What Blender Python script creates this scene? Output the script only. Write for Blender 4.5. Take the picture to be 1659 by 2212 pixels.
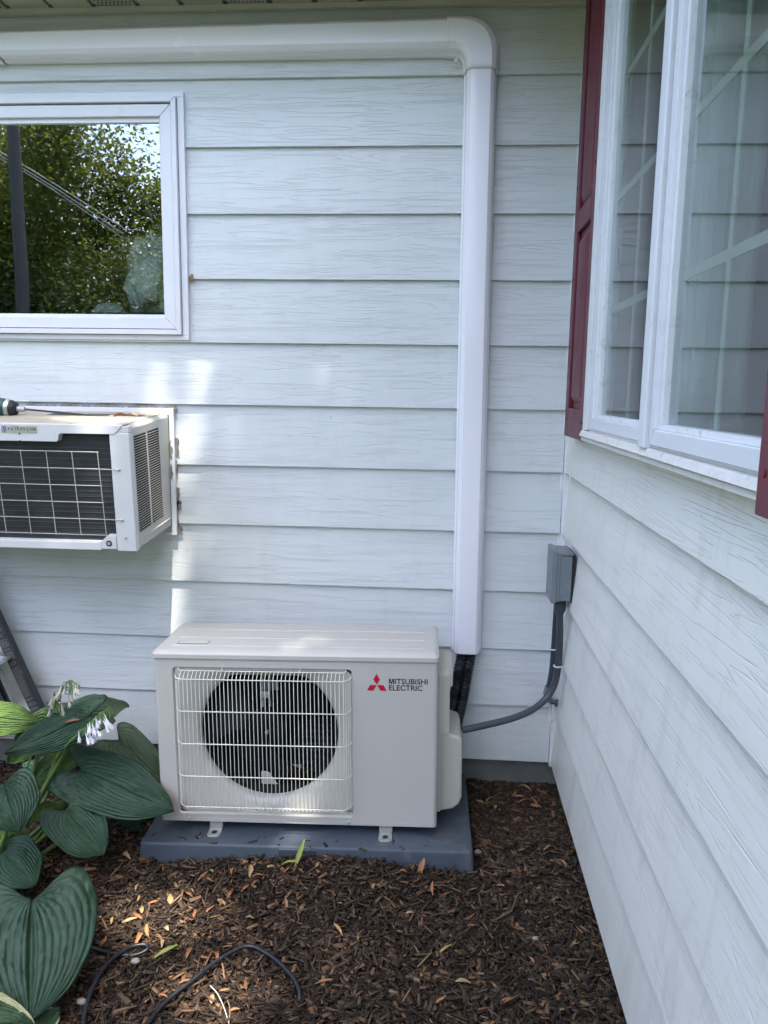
import bpy, bmesh, math, random
import numpy as np
from mathutils import Vector, Matrix, noise
R = math.radians
rnd = random.Random(7)
rng = np.random.default_rng(11)
scene = bpy.context.scene
COL = scene.collection
for o in list(bpy.data.objects):
    bpy.data.objects.remove(o)

# ------------------------------------------------------------------ camera
YAW, PITCH, ROLL = R(-4.0542), R(-8.9623), R(0.8477)
cam_d = bpy.data.cameras.new('camera')
cam = bpy.data.objects.new('camera', cam_d)
COL.objects.link(cam)
cam_d.sensor_fit = 'HORIZONTAL'
cam_d.sensor_width = 36.0
cam_d.lens = 36.0 * 1660.28 / 1659.0
cam_d.clip_start = 0.05
cam_d.clip_end = 500
f = Vector((math.sin(YAW) * math.cos(PITCH), math.cos(YAW) * math.cos(PITCH), math.sin(PITCH)))
r0 = Vector((math.cos(YAW), -math.sin(YAW), 0))
u0 = r0.cross(f)
r1 = r0 * math.cos(ROLL) + u0 * math.sin(ROLL)
u1 = -r0 * math.sin(ROLL) + u0 * math.cos(ROLL)
cam.matrix_world = Matrix(((r1.x, u1.x, -f.x, 0), (r1.y, u1.y, -f.y, -2.5636), (r1.z, u1.z, -f.z, 1.2729), (0, 0, 0, 1)))
scene.camera = cam

# ------------------------------------------------------------------ sky, sun, exposure
SUN = Vector((0.05, -0.309, 0.951)).normalized()
world = bpy.data.worlds.new('World')
scene.world = world
world.use_nodes = True
wn = world.node_tree
wn.nodes.clear()
sky = wn.nodes.new('ShaderNodeTexSky')
sky.sky_type = 'NISHITA'
sky.sun_disc = False
sky.sun_elevation = math.asin(SUN.z)
sky.sun_rotation = math.atan2(SUN.x, SUN.y)
sky.air_density = 1.0
sky.dust_density = 3.0
sky.ozone_density = 1.0
bg = wn.nodes.new('ShaderNodeBackground')
bg.inputs['Strength'].default_value = 0.15
wo = wn.nodes.new('ShaderNodeOutputWorld')
wn.links.new(sky.outputs[0], bg.inputs[0])
wn.links.new(bg.outputs[0], wo.inputs[0])
sun_d = bpy.data.lights.new('sun', 'SUN')
sun_d.energy = 2.0
sun_d.angle = R(0.5)
sun_d.color = (1.0, 0.94, 0.85)
sun = bpy.data.objects.new('sun', sun_d)
COL.objects.link(sun)
sun.rotation_euler = SUN.to_track_quat('Z', 'Y').to_euler()
sun.location = SUN * 30
scene.view_settings.view_transform = 'Standard'
scene.view_settings.look = 'None'
scene.view_settings.gamma = 1
scene.view_settings.exposure = 2.50
scene.render.engine = 'CYCLES'
scene.cycles.max_bounces = 8
scene.cycles.transparent_max_bounces = 24

# ------------------------------------------------------------------ materials
def nt(name):
    m = bpy.data.materials.new(name)
    m.use_nodes = True
    t = m.node_tree
    b = t.nodes['Principled BSDF']
    return m, t, b

def node(t, kind, **kw):
    n = t.nodes.new(kind)
    for k, v in kw.items():
        if k in ('ins',):
            for kk, vv in v.items():
                n.inputs[kk].default_value = vv
        else:
            setattr(n, k, v)
    return n

def math_n(t, op, a, b=None, clamp=False):
    n = t.nodes.new('ShaderNodeMath')
    n.operation = op
    n.use_clamp = clamp
    for i, v in enumerate((a, b)):
        if v is None:
            continue
        if isinstance(v, (int, float)):
            n.inputs[i].default_value = v
        else:
            t.links.new(v, n.inputs[i])
    return n.outputs[0]

def ramp(t, fac, stops):
    n = t.nodes.new('ShaderNodeValToRGB')
    e = n.color_ramp.elements
    while len(e) > 1:
        e.remove(e[-1])
    e[0].position = stops[0][0]
    e[0].color = (*stops[0][1], 1)
    for p, c in stops[1:]:
        x = e.new(p)
        x.color = (*c, 1)
    t.links.new(fac, n.inputs[0])
    return n.outputs[0]

def mixc(t, fac, a, b, mode='MIX'):
    n = t.nodes.new('ShaderNodeMix')
    n.data_type = 'RGBA'
    n.blend_type = mode
    for s, v in ((n.inputs[0], fac), (n.inputs[6], a), (n.inputs[7], b)):
        if isinstance(v, (int, float)):
            s.default_value = v
        elif isinstance(v, tuple):
            s.default_value = (*v, 1)
        else:
            t.links.new(v, s)
    return n.outputs[2]

def noise_n(t, vec, scale, detail=3, rough=0.5, dist=0.0):
    n = t.nodes.new('ShaderNodeTexNoise')
    n.inputs['Scale'].default_value = scale
    n.inputs['Detail'].default_value = detail
    n.inputs['Roughness'].default_value = rough
    n.inputs['Distortion'].default_value = dist
    if vec is not None:
        t.links.new(vec, n.inputs['Vector'])
    return n.outputs[0]

def objco(t, scale=None):
    c = t.nodes.new('ShaderNodeTexCoord').outputs['Object']
    if scale:
        m = t.nodes.new('ShaderNodeMapping')
        m.inputs['Scale'].default_value = scale
        t.links.new(c, m.inputs[0])
        c = m.outputs[0]
    return c

def bump(t, b, height, strength, dist=0.001):
    n = t.nodes.new('ShaderNodeBump')
    n.inputs['Strength'].default_value = strength
    n.inputs['Distance'].default_value = dist
    t.links.new(height, n.inputs['Height'])
    t.links.new(n.outputs[0], b.inputs['Normal'])
    return n

def mat(name, col, rough=0.5, metal=0.0, var=0.12, vscale=9.0, bmp=0.0, bscale=300.0, coat=0.0, dirt=None, dscale=6.0, dth=(0.55, 0.75), spec=0.5):
    m, t, b = nt(name)
    co = objco(t)
    n = noise_n(t, co, vscale, 5, 0.6)
    dark = tuple(c * (1 - var) for c in col)
    lite = tuple(min(1, c * (1 + var * 0.6)) for c in col)
    c = ramp(t, n, [(0.3, dark), (0.7, lite)])
    if dirt:
        d = noise_n(t, co, dscale, 6, 0.65, 0.4)
        mr = node(t, 'ShaderNodeMapRange', ins={1: dth[0], 2: dth[1]})
        t.links.new(d, mr.inputs[0])
        c = mixc(t, mr.outputs[0], c, dirt)
    t.links.new(c, b.inputs['Base Color'])
    rr = node(t, 'ShaderNodeMapRange', ins={1: 0.3, 2: 0.7, 3: max(0.02, rough - 0.06), 4: min(1, rough + 0.08)})
    t.links.new(n, rr.inputs[0])
    t.links.new(rr.outputs[0], b.inputs['Roughness'])
    b.inputs['Metallic'].default_value = metal
    b.inputs['Coat Weight'].default_value = coat
    b.inputs['Specular IOR Level'].default_value = spec
    if bmp:
        h = noise_n(t, co, bscale, 3, 0.6)
        bump(t, b, h, bmp)
    return m

EXPO = 0.2032   # exposed height of one board
def siding_mat(name, axis, col, streak_shade):
    m, t, b = nt(name)
    co = objco(t)
    s = node(t, 'ShaderNodeSeparateXYZ')
    t.links.new(co, s.inputs[0])
    u = s.outputs[axis]
    z = s.outputs[2]
    k = math_n(t, 'FLOOR', math_n(t, 'DIVIDE', z, EXPO))
    uu = math_n(t, 'ADD', u, math_n(t, 'MULTIPLY', k, 7.37))
    cm = node(t, 'ShaderNodeCombineXYZ')
    t.links.new(math_n(t, 'MULTIPLY', uu, 0.62 if axis == 0 else 0.42), cm.inputs[0])
    t.links.new(math_n(t, 'MULTIPLY', z, 10.5), cm.inputs[1])
    t.links.new(math_n(t, 'MULTIPLY', k, 2.3), cm.inputs[2])
    n1 = noise_n(t, cm.outputs[0], 2.6, 3.2, 0.40, 0.12)
    fr = math_n(t, 'FRACT', math_n(t, 'MULTIPLY', n1, 14.0))
    d = math_n(t, 'ABSOLUTE', math_n(t, 'SUBTRACT', fr, 0.5))
    line = node(t, 'ShaderNodeMapRange', ins={1: 0.0, 2: 0.11, 3: 1.0, 4: 0.0})
    line.interpolation_type = 'SMOOTHSTEP'
    t.links.new(d, line.inputs[0])
    # breaks in the grain lines
    cm2 = node(t, 'ShaderNodeCombineXYZ')
    t.links.new(math_n(t, 'MULTIPLY', uu, 0.55), cm2.inputs[0])
    t.links.new(math_n(t, 'MULTIPLY', z, 4.5), cm2.inputs[1])
    t.links.new(k, cm2.inputs[2])
    n2 = noise_n(t, cm2.outputs[0], 7.0, 3, 0.55)
    brk = node(t, 'ShaderNodeMapRange', ins={1: 0.40, 2: 0.50})
    t.links.new(n2, brk.inputs[0])
    groove = math_n(t, 'MULTIPLY', line.outputs[0], brk.outputs[0])
    fine = noise_n(t, cm.outputs[0], 30.0, 3, 0.6)
    big = noise_n(t, co, 1.7, 4, 0.6)
    h = math_n(t, 'SUBTRACT', math_n(t, 'MULTIPLY', fine, 0.10), math_n(t, 'MULTIPLY', groove, 1.0))
    h = math_n(t, 'ADD', h, math_n(t, 'MULTIPLY', n1, 0.25))
    bump(t, b, h, 1.0, 0.0007)
    c = mixc(t, big, tuple(x * 0.93 for x in col), tuple(min(1, x * 1.05) for x in col))
    c = mixc(t, math_n(t, 'MULTIPLY', groove, 0.06 if axis == 0 else 0.03), c, tuple(x * 0.45 for x in col))
    # speckles of dirt and soft runs of weathering
    sp = noise_n(t, co, 90.0, 2, 0.5)
    spm = node(t, 'ShaderNodeMapRange', ins={1: 0.755, 2: 0.80})
    t.links.new(sp, spm.inputs[0])
    c = mixc(t, math_n(t, 'MULTIPLY', spm.outputs[0], 0.55), c, (0.16, 0.15, 0.13))
    mp = node(t, 'ShaderNodeMapping')
    mp.inputs['Scale'].default_value = (6, 6, 1.6)
    t.links.new(co, mp.inputs[0])
    st = noise_n(t, mp.outputs[0], 1.6, 6, 0.7, 0.3)
    stm = node(t, 'ShaderNodeMapRange', ins={1: 0.52, 2: 0.74})
    t.links.new(st, stm.inputs[0])
    c = mixc(t, math_n(t, 'MULTIPLY', stm.outputs[0], streak_shade), c, (0.42, 0.40, 0.31))
    # rain splash dirt low on the wall
    lo = node(t, 'ShaderNodeMapRange', ins={1: 0.22, 2: -0.02, 3: 0.0, 4: 1.0})
    t.links.new(z, lo.inputs[0])
    c = mixc(t, math_n(t, 'MULTIPLY', math_n(t, 'MULTIPLY', lo.outputs[0], st), streak_shade * 1.3), c, (0.34, 0.32, 0.25))
    fz = math_n(t, 'FRACT', math_n(t, 'DIVIDE', z, EXPO))  # shade under each lap, painted as a darker band along the board top
    lap_shade = node(t, 'ShaderNodeMapRange', ins={1: 0.66, 2: 0.99, 3: 0.0, 4: 1.0})
    t.links.new(math_n(t, 'ADD', fz, math_n(t, 'MULTIPLY', math_n(t, 'SUBTRACT', st, 0.5), 0.35)), lap_shade.inputs[0])
    c = mixc(t, math_n(t, 'MULTIPLY', lap_shade.outputs[0], streak_shade * 0.75), c, (0.40, 0.385, 0.33))
    t.links.new(c, b.inputs['Base Color'])
    b.inputs['Roughness'].default_value = 0.42
    b.inputs['Specular IOR Level'].default_value = 0.45
    return m

def glass_mat(name, boost, tint, ior=1.5):
    m, t, b = nt(name)
    t.nodes.remove(b)
    out = t.nodes['Material Output']
    fr = node(t, 'ShaderNodeFresnel', ins={0: ior})
    geo = node(t, 'ShaderNodeNewGeometry')
    fac = math_n(t, 'MULTIPLY', math_n(t, 'MULTIPLY', fr.outputs[0], boost, True), math_n(t, 'SUBTRACT', 1.0, geo.outputs['Backfacing']))
    tr = node(t, 'ShaderNodeBsdfTransparent', ins={0: (*tint, 1)})
    gl = node(t, 'ShaderNodeBsdfGlossy', ins={'Roughness': 0.0, 'Color': (0.95, 0.97, 1, 1)})
    co = objco(t)
    bp = node(t, 'ShaderNodeBump', ins={'Strength': 0.05, 'Distance': 0.01})
    t.links.new(noise_n(t, co, 2.2, 1), bp.inputs['Height'])
    t.links.new(bp.outputs[0], gl.inputs['Normal'])
    mx = node(t, 'ShaderNodeMixShader')
    t.links.new(fac, mx.inputs[0])
    t.links.new(tr.outputs[0], mx.inputs[1])
    t.links.new(gl.outputs[0], mx.inputs[2])
    t.links.new(mx.outputs[0], out.inputs[0])
    return m

def leaf_cloud_mat(name, c1, c2, c3, trans=0.35):
    m, t, b = nt(name)
    at = node(t, 'ShaderNodeAttribute', attribute_name='rnd')
    c = ramp(t, at.outputs['Fac'], [(0.0, c1), (0.55, c2), (1.0, c3)])
    t.links.new(c, b.inputs['Base Color'])
    b.inputs['Roughness'].default_value = 0.62
    tl = node(t, 'ShaderNodeBsdfTranslucent')
    t.links.new(mixc(t, 0.5, c, (0.35, 0.42, 0.05)), tl.inputs[0])
    mx = node(t, 'ShaderNodeMixShader', ins={0: trans})
    out = t.nodes['Material Output']
    t.links.new(b.outputs[0], mx.inputs[1])
    t.links.new(tl.outputs[0], mx.inputs[2])
    t.links.new(mx.outputs[0], out.inputs[0])
    return m

def hosta_mat(name, base, vein, pale, variegated=False):
    m, t, b = nt(name)
    uv = node(t, 'ShaderNodeUVMap', uv_map='UVMap')
    s = node(t, 'ShaderNodeSeparateXYZ')
    t.links.new(uv.outputs[0], s.inputs[0])
    u, v = s.outputs[0], s.outputs[1]
    co = objco(t)
    n = noise_n(t, co, 25, 4, 0.6)
    c = ramp(t, n, [(0.3, tuple(x * 0.8 for x in base)), (0.75, pale)])
    au = math_n(t, 'ABSOLUTE', math_n(t, 'SUBTRACT', math_n(t, 'MULTIPLY', u, 2.0), 1.0))
    w = math_n(t, 'ABSOLUTE', math_n(t, 'SINE', math_n(t, 'MULTIPLY', au, math.pi * 9)))
    vm = node(t, 'ShaderNodeMapRange', ins={1: 0.0, 2: 0.35, 3: 0.22, 4: 0.0})
    t.links.new(w, vm.inputs[0])
    c = mixc(t, vm.outputs[0], c, vein)
    mid = node(t, 'ShaderNodeMapRange', ins={1: 0.012, 2: 0.045, 3: 0.75, 4: 0.0})
    t.links.new(au, mid.inputs[0])
    c = mixc(t, mid.outputs[0], c, tuple(min(1, x * 1.5) for x in vein))
    if variegated:
        e = math_n(t, 'ADD', au, math_n(t, 'MULTIPLY', math_n(t, 'SUBTRACT', noise_n(t, co, 30, 3, 0.7), 0.5), 0.7))
        em = node(t, 'ShaderNodeMapRange', ins={1: 0.68, 2: 0.72})
        t.links.new(e, em.inputs[0])
        c = mixc(t, em.outputs[0], c, (0.62, 0.62, 0.36))
    t.links.new(c, b.inputs['Base Color'])
    b.inputs['Roughness'].default_value = 0.50
    b.inputs['Specular IOR Level'].default_value = 0.45
    # puckered (seersucker) surface between the veins
    cmb = node(t, 'ShaderNodeCombineXYZ')
    t.links.new(math_n(t, 'MULTIPLY', u, 18.0), cmb.inputs[0])
    t.links.new(math_n(t, 'MULTIPLY', v, 22.0), cmb.inputs[1])
    vo = node(t, 'ShaderNodeTexVoronoi', ins={'Scale': 1.0})
    t.links.new(cmb.outputs[0], vo.inputs['Vector'])
    pn = noise_n(t, co, 60, 3, 0.6)
    h = math_n(t, 'ADD', math_n(t, 'MULTIPLY', vo.outputs['Distance'], -0.9), math_n(t, 'MULTIPLY', pn, 0.8))
    h = math_n(t, 'ADD', h, math_n(t, 'MULTIPLY', w, 0.7))
    bump(t, b, h, 0.8, 0.0030)
    tl = node(t, 'ShaderNodeBsdfTranslucent')
    t.links.new(mixc(t, 0.6, c, (0.30, 0.42, 0.04)), tl.inputs[0])
    mx = node(t, 'ShaderNodeMixShader', ins={0: 0.28})
    out = t.nodes['Material Output']
    t.links.new(b.outputs[0], mx.inputs[1])
    t.links.new(tl.outputs[0], mx.inputs[2])
    t.links.new(mx.outputs[0], out.inputs[0])
    return m

def attr_mat(name, stops, rough=0.8, bscale=120, bst=0.5, spec=0.3):
    m, t, b = nt(name)
    at = node(t, 'ShaderNodeAttribute', attribute_name='rnd')
    co = objco(t, (1, 1, 1))
    n = noise_n(t, co, 160, 3, 0.6)
    c = ramp(t, at.outputs['Fac'], stops)
    c = mixc(t, math_n(t, 'MULTIPLY', n, 0.5), c, tuple(x * 0.35 for x in stops[len(stops) // 2][1]))
    t.links.new(c, b.inputs['Base Color'])
    b.inputs['Roughness'].default_value = rough
    b.inputs['Specular IOR Level'].default_value = spec
    bump(t, b, noise_n(t, co, bscale, 4, 0.6), bst, 0.002)
    return m

SIDE_COL = (0.67, 0.695, 0.695)
M = {}
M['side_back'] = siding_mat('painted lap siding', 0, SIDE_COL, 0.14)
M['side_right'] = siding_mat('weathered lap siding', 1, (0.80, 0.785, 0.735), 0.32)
M['white'] = mat('white vinyl', (0.74, 0.74, 0.77), 0.35, var=0.03, dirt=(0.55, 0.54, 0.50), dscale=14, dth=(0.60, 0.85))
M['white_old'] = mat('weathered white vinyl', (0.78, 0.79, 0.80), 0.38, var=0.04, dirt=(0.48, 0.43, 0.35), dscale=35, dth=(0.56, 0.80))
M['sill'] = mat('stained white sill', (0.74, 0.72, 0.68), 0.45, var=0.08, vscale=30, dirt=(0.50, 0.44, 0.36), dscale=60, dth=(0.52, 0.80))
M['cover'] = mat('white plastic duct', (0.87, 0.85, 0.89), 0.22, var=0.02, vscale=3, spec=0.5)
M['gap'] = mat('dark joint', (0.02, 0.02, 0.022), 0.9)
M['shutter'] = mat('burgundy plastic', (0.13, 0.012, 0.028), 0.42, var=0.14, vscale=12, bmp=0.12, bscale=180)
M['concrete'] = mat('foundation concrete', (0.16, 0.16, 0.145), 0.9, var=0.35, vscale=8, bmp=0.5, bscale=120)
M['soffit'] = mat('beige soffit', (0.56, 0.53, 0.45), 0.5, var=0.06, dirt=(0.25, 0.21, 0.15), dscale=20, dth=(0.6, 0.8))
M['vent'] = mat('perforated soffit', (0.50, 0.47, 0.40), 0.6)
M['roof'] = mat('roof shingles', (0.10, 0.095, 0.09), 0.9, var=0.4, vscale=30, bmp=0.6)
M['shell'] = mat('interior plaster', (0.26, 0.25, 0.23), 0.9)
M['shellgrey'] = mat('interior grey blue wall', (0.20, 0.23, 0.24), 0.9)
M['wood'] = mat('interior wood trim', (0.36, 0.22, 0.09), 0.5)
M['glass'] = glass_mat('window glass', 8.5, (0.80, 0.86, 0.84))
M['glass_r'] = glass_mat('double pane glass', 1.45, (0.78, 0.84, 0.83), 1.55)
M['muntin'] = mat('pale muntin', (0.42, 0.45, 0.36), 0.5, var=0.03)
M['stone'] = mat('pale rough stone', (0.85, 0.83, 0.76), 0.9, var=0.55, vscale=10, bmp=0.8, bscale=40)
M['unit'] = mat('ivory coated steel', (0.52, 0.50, 0.46), 0.40, var=0.03, vscale=4, bmp=0.02, bscale=700)
M['unit_p'] = mat('ivory plastic', (0.53, 0.515, 0.45), 0.45, var=0.03)
M['guard'] = mat('ivory coated wire', (0.68, 0.67, 0.58), 0.35, var=0.03)
M['grid'] = mat('aged cream wire', (0.42, 0.42, 0.36), 0.5)
M['fan'] = mat('dark fan plastic', (0.004, 0.0045, 0.007), 0.6, spec=0.2, var=0.2)
M['black'] = mat('black interior', (0.006, 0.006, 0.008), 0.7)
M['fin'] = mat('dark grey fins', (0.036, 0.037, 0.044), 0.5, metal=0.3, var=0.3, vscale=20)
M['coil'] = mat('dark coil', (0.02, 0.035, 0.07), 0.4, metal=0.4)
M['steel'] = mat('zinc steel', (0.55, 0.56, 0.54), 0.35, metal=0.9, var=0.2, vscale=40)
M['zinc'] = mat('dull zinc bracket', (0.44, 0.46, 0.43), 0.5, metal=0.5, var=0.2, vscale=40)
M['red'] = mat('red paint', (0.52, 0.004, 0.03), 0.4, var=0.03)
M['ink'] = mat('black paint', (0.008, 0.009, 0.02), 0.4, var=0.03)
M['pad'] = mat('blue grey plastic pad', (0.050, 0.066, 0.088), 0.55, var=0.16, vscale=10, bmp=0.15, bscale=260, dirt=(0.13, 0.125, 0.12), dscale=12, dth=(0.56, 0.8))
M['ac'] = mat('white enamel', (0.64, 0.64, 0.64), 0.32, var=0.03, dirt=(0.45, 0.42, 0.36), dscale=18, dth=(0.68, 0.85))
M['ac_top'] = mat('dusty cabinet top', (0.42, 0.37, 0.28), 0.6, var=0.2, vscale=16, dirt=(0.28, 0.24, 0.18), dscale=12, dth=(0.5, 0.75))
M['ac_side'] = mat('beige cabinet side', (0.53, 0.52, 0.47), 0.42, var=0.05)
M['badge'] = mat('worn metal badge', (0.46, 0.45, 0.38), 0.45, metal=0.3, var=0.35, vscale=60)
M['badge_ink'] = mat('grey badge lettering', (0.12, 0.13, 0.14), 0.5)
M['blue'] = mat('blue enamel', (0.03, 0.10, 0.42), 0.3)
M['caulk'] = mat('grey caulk', (0.22, 0.20, 0.17), 0.9, var=0.5, vscale=60, bmp=0.8, bscale=150)
M['box'] = mat('grey painted box', (0.175, 0.20, 0.215), 0.42, var=0.05)
M['conduit'] = mat('grey flexible conduit', (0.055, 0.065, 0.077), 0.42, var=0.1)
M['tie'] = mat('white nylon tie', (0.55, 0.56, 0.62), 0.4)
M['hose'] = mat('black corrugated sleeve', (0.007, 0.008, 0.013), 0.42, var=0.2)
M['cable'] = mat('black rubber cord', (0.012, 0.014, 0.018), 0.33, var=0.2, vscale=40)
M['teal'] = mat('teal tool plastic', (0.006, 0.055, 0.05), 0.45)
M['tblack'] = mat('black tool rubber', (0.012, 0.012, 0.014), 0.5)
M['socket'] = mat('pink nut driver sleeve', (0.70, 0.36, 0.36), 0.4)
M['lad_black'] = mat('black ladder rail', (0.03, 0.031, 0.036), 0.45, var=0.25, vscale=60)
M['alu'] = mat('brushed aluminium', (0.62, 0.62, 0.62), 0.32, metal=0.85, var=0.12)
M['label_ink'] = mat('grey label print', (0.16, 0.155, 0.16), 0.6)
M['paper'] = mat('pale sticker', (0.55, 0.57, 0.50), 0.5, var=0.2, vscale=120)
M['soil'] = mat('dark soil', (0.030, 0.020, 0.014), 0.95, var=0.5, vscale=40, bmp=0.9, bscale=90)
M['mulch'] = attr_mat('wood mulch', [(0, (0.013, 0.008, 0.005)), (0.40, (0.033, 0.020, 0.012)), (0.70, (0.066, 0.042, 0.026)), (0.86, (0.108, 0.076, 0.050)), (0.93, (0.16, 0.078, 0.038)), (1.0, (0.28, 0.17, 0.09))], 0.85)
M['dry'] = attr_mat('dry leaf', [(0, (0.20, 0.085, 0.035)), (0.5, (0.34, 0.15, 0.065)), (1.0, (0.42, 0.27, 0.12))], 0.65, 60, 0.3)
M['dry_tan'] = attr_mat('tan dry leaf', [(0, (0.26, 0.18, 0.08)), (0.5, (0.34, 0.24, 0.12)), (1.0, (0.42, 0.33, 0.18))], 0.65, 60, 0.3)
M['dry_green'] = attr_mat('yellow green leaf', [(0, (0.22, 0.26, 0.06)), (0.5, (0.32, 0.35, 0.09)), (1.0, (0.42, 0.42, 0.15))], 0.6, 60, 0.3)
M['pebble'] = mat('pale pebble', (0.28, 0.26, 0.23), 0.7, var=0.2, vscale=50)
M['twig'] = mat('brown twig', (0.11, 0.07, 0.045), 0.85, var=0.3, vscale=80)
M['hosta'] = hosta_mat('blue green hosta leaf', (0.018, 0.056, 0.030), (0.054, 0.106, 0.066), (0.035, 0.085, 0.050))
M['hosta_lit'] = hosta_mat('hosta leaf painted sunlit', (0.06, 0.12, 0.025), (0.16, 0.24, 0.07), (0.11, 0.19, 0.045))  # hosta leaf with sunlight put into a brighter, yellower colour
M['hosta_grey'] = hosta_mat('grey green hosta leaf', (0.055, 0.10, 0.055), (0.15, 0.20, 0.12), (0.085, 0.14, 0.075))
M['hosta_var'] = hosta_mat('cream edged hosta leaf', (0.05, 0.105, 0.05), (0.10, 0.17, 0.09), (0.085, 0.15, 0.075), True)
M['stalk'] = mat('green stalk', (0.10, 0.18, 0.04), 0.45, var=0.2, vscale=20)
M['petal'] = mat('white flower petal', (0.72, 0.70, 0.74), 0.55, var=0.12, vscale=60)
M['wilt'] = mat('wilted grey petal', (0.46, 0.43, 0.38), 0.7, var=0.25, vscale=60)
M['curtain'] = mat('sheer curtain', (0.52, 0.55, 0.50), 0.9, var=0.1)
M['lawn'] = mat('lawn', (0.070, 0.095, 0.045), 0.9, var=0.5, vscale=12, bmp=1.0, bscale=60)
M['bark'] = mat('tree bark', (0.10, 0.075, 0.055), 0.9, var=0.4, vscale=14, bmp=1.0, bscale=30)
M['pole'] = mat('weathered pole wood', (0.085, 0.078, 0.075), 0.85, var=0.25, vscale=8)
M['wire'] = mat('service wire', (0.45, 0.44, 0.42), 0.5)
M['maple'] = leaf_cloud_mat('maple foliage', (0.018, 0.034, 0.008), (0.065, 0.095, 0.016), (0.20, 0.22, 0.045), 0.40)
M['evergreen'] = leaf_cloud_mat('evergreen foliage', (0.02, 0.045, 0.014), (0.045, 0.08, 0.02), (0.09, 0.12, 0.03), 0.2)

# ------------------------------------------------------------------ geometry helpers
def tag(o, label=None, cat=None, group=None, kind=None):
    for k, v in (('label', label), ('category', cat), ('group', group), ('kind', kind)):
        if v:
            o[k] = v
    return o

def empty(name, loc=(0, 0, 0), rot=(0, 0, 0), label=None, cat=None, group=None):
    o = bpy.data.objects.new(name, None)
    COL.objects.link(o)
    o.location = loc
    o.rotation_euler = rot
    o.empty_display_size = 0.05
    return tag(o, label, cat, group)

class MB:
    def __init__(s):
        s.v = []
        s.f = []
    def add(s, vs, fs):
        n = len(s.v)
        s.v += [tuple(p) for p in vs]
        s.f += [tuple(i + n for i in q) for q in fs]
        return s
    def box(s, x0, x1, y0, y1, z0, z1):
        x0, x1 = sorted((x0, x1)); y0, y1 = sorted((y0, y1)); z0, z1 = sorted((z0, z1))
        return s.add([(x0, y0, z0), (x1, y0, z0), (x1, y1, z0), (x0, y1, z0), (x0, y0, z1), (x1, y0, z1), (x1, y1, z1), (x0, y1, z1)],
                     [(0, 3, 2, 1), (4, 5, 6, 7), (0, 1, 5, 4), (1, 2, 6, 5), (2, 3, 7, 6), (3, 0, 4, 7)])
    def prism(s, poly, axis, a, b):
        """poly: 2D points; extruded along axis from a to b"""
        def P(p, h):
            if axis == 0: return (h, p[0], p[1])
            if axis == 1: return (p[0], h, p[1])
            return (p[0], p[1], h)
        n = len(poly)
        vs = [P(p, a) for p in poly] + [P(p, b) for p in poly]
        fs = [tuple(range(n))[::-1], tuple(range(n, 2 * n))] + [(i, (i + 1) % n, n + (i + 1) % n, n + i) for i in range(n)]
        return s.add(vs, fs)
    def tube(s, pts, rad, n=10, cap=True):
        pts = [Vector(p) for p in pts]
        m = len(pts)
        rads = rad if isinstance(rad, (list, tuple)) else [rad] * m
        d0 = (pts[1] - pts[0]).normalized()
        up = Vector((0, 0, 1)) if abs(d0.z) < 0.9 else Vector((1, 0, 0))
        x = d0.cross(up).normalized()
        vs = []
        for i, p in enumerate(pts):
            d = (pts[min(i + 1, m - 1)] - pts[max(i - 1, 0)]).normalized()
            x = (x - d * x.dot(d)).normalized()
            y = d.cross(x)
            for k in range(n):
                a = 2 * math.pi * k / n
                vs.append(p + (x * math.cos(a) + y * math.sin(a)) * rads[i])
        fs = [(i * n + k, i * n + (k + 1) % n, (i + 1) * n + (k + 1) % n, (i + 1) * n + k) for i in range(m - 1) for k in range(n)]
        if cap:
            fs += [tuple(range(n))[::-1], tuple(range((m - 1) * n, m * n))]
        return s.add(vs, fs)
    def grid(s, rows):
        m, n = len(rows), len(rows[0])
        return s.add([p for r_ in rows for p in r_], [(i * n + j, i * n + j + 1, (i + 1) * n + j + 1, (i + 1) * n + j) for i in range(m - 1) for j in range(n - 1)])
    def build(s, name, m, parent=None, bevel=0, smooth=None, seg=2, loc=None):
        me = bpy.data.meshes.new(name)
        me.from_pydata(s.v, [], s.f)
        me.materials.append(m)
        bm = bmesh.new()
        bm.from_mesh(me)
        bmesh.ops.recalc_face_normals(bm, faces=bm.faces)
        bm.to_mesh(me)
        bm.free()
        o = bpy.data.objects.new(name, me)
        COL.objects.link(o)
        if parent is not None:
            o.parent = parent
        if loc:
            o.location = loc
        if smooth is not None or bevel:
            me.shade_smooth()
            me.set_sharp_from_angle(angle=R(smooth if smooth else 30))
        if bevel:
            md = o.modifiers.new('bevel', 'BEVEL')
            md.width = bevel
            md.segments = seg
            md.limit_method = 'ANGLE'
            md.angle_limit = R(35)
            md.harden_normals = True
        return o

def smooth_path(pts, n=8):
    pts = [Vector(p) for p in pts]
    out = []
    for i in range(len(pts) - 1):
        p0 = pts[max(i - 1, 0)]; p1 = pts[i]; p2 = pts[i + 1]; p3 = pts[min(i + 2, len(pts) - 1)]
        for k in range(n):
            t = k / n
            out.append(0.5 * ((2 * p1) + (-p0 + p2) * t + (2 * p0 - 5 * p1 + 4 * p2 - p3) * t * t + (-p0 + 3 * p1 - 3 * p2 + p3) * t ** 3))
    out.append(pts[-1])
    return out

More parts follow.
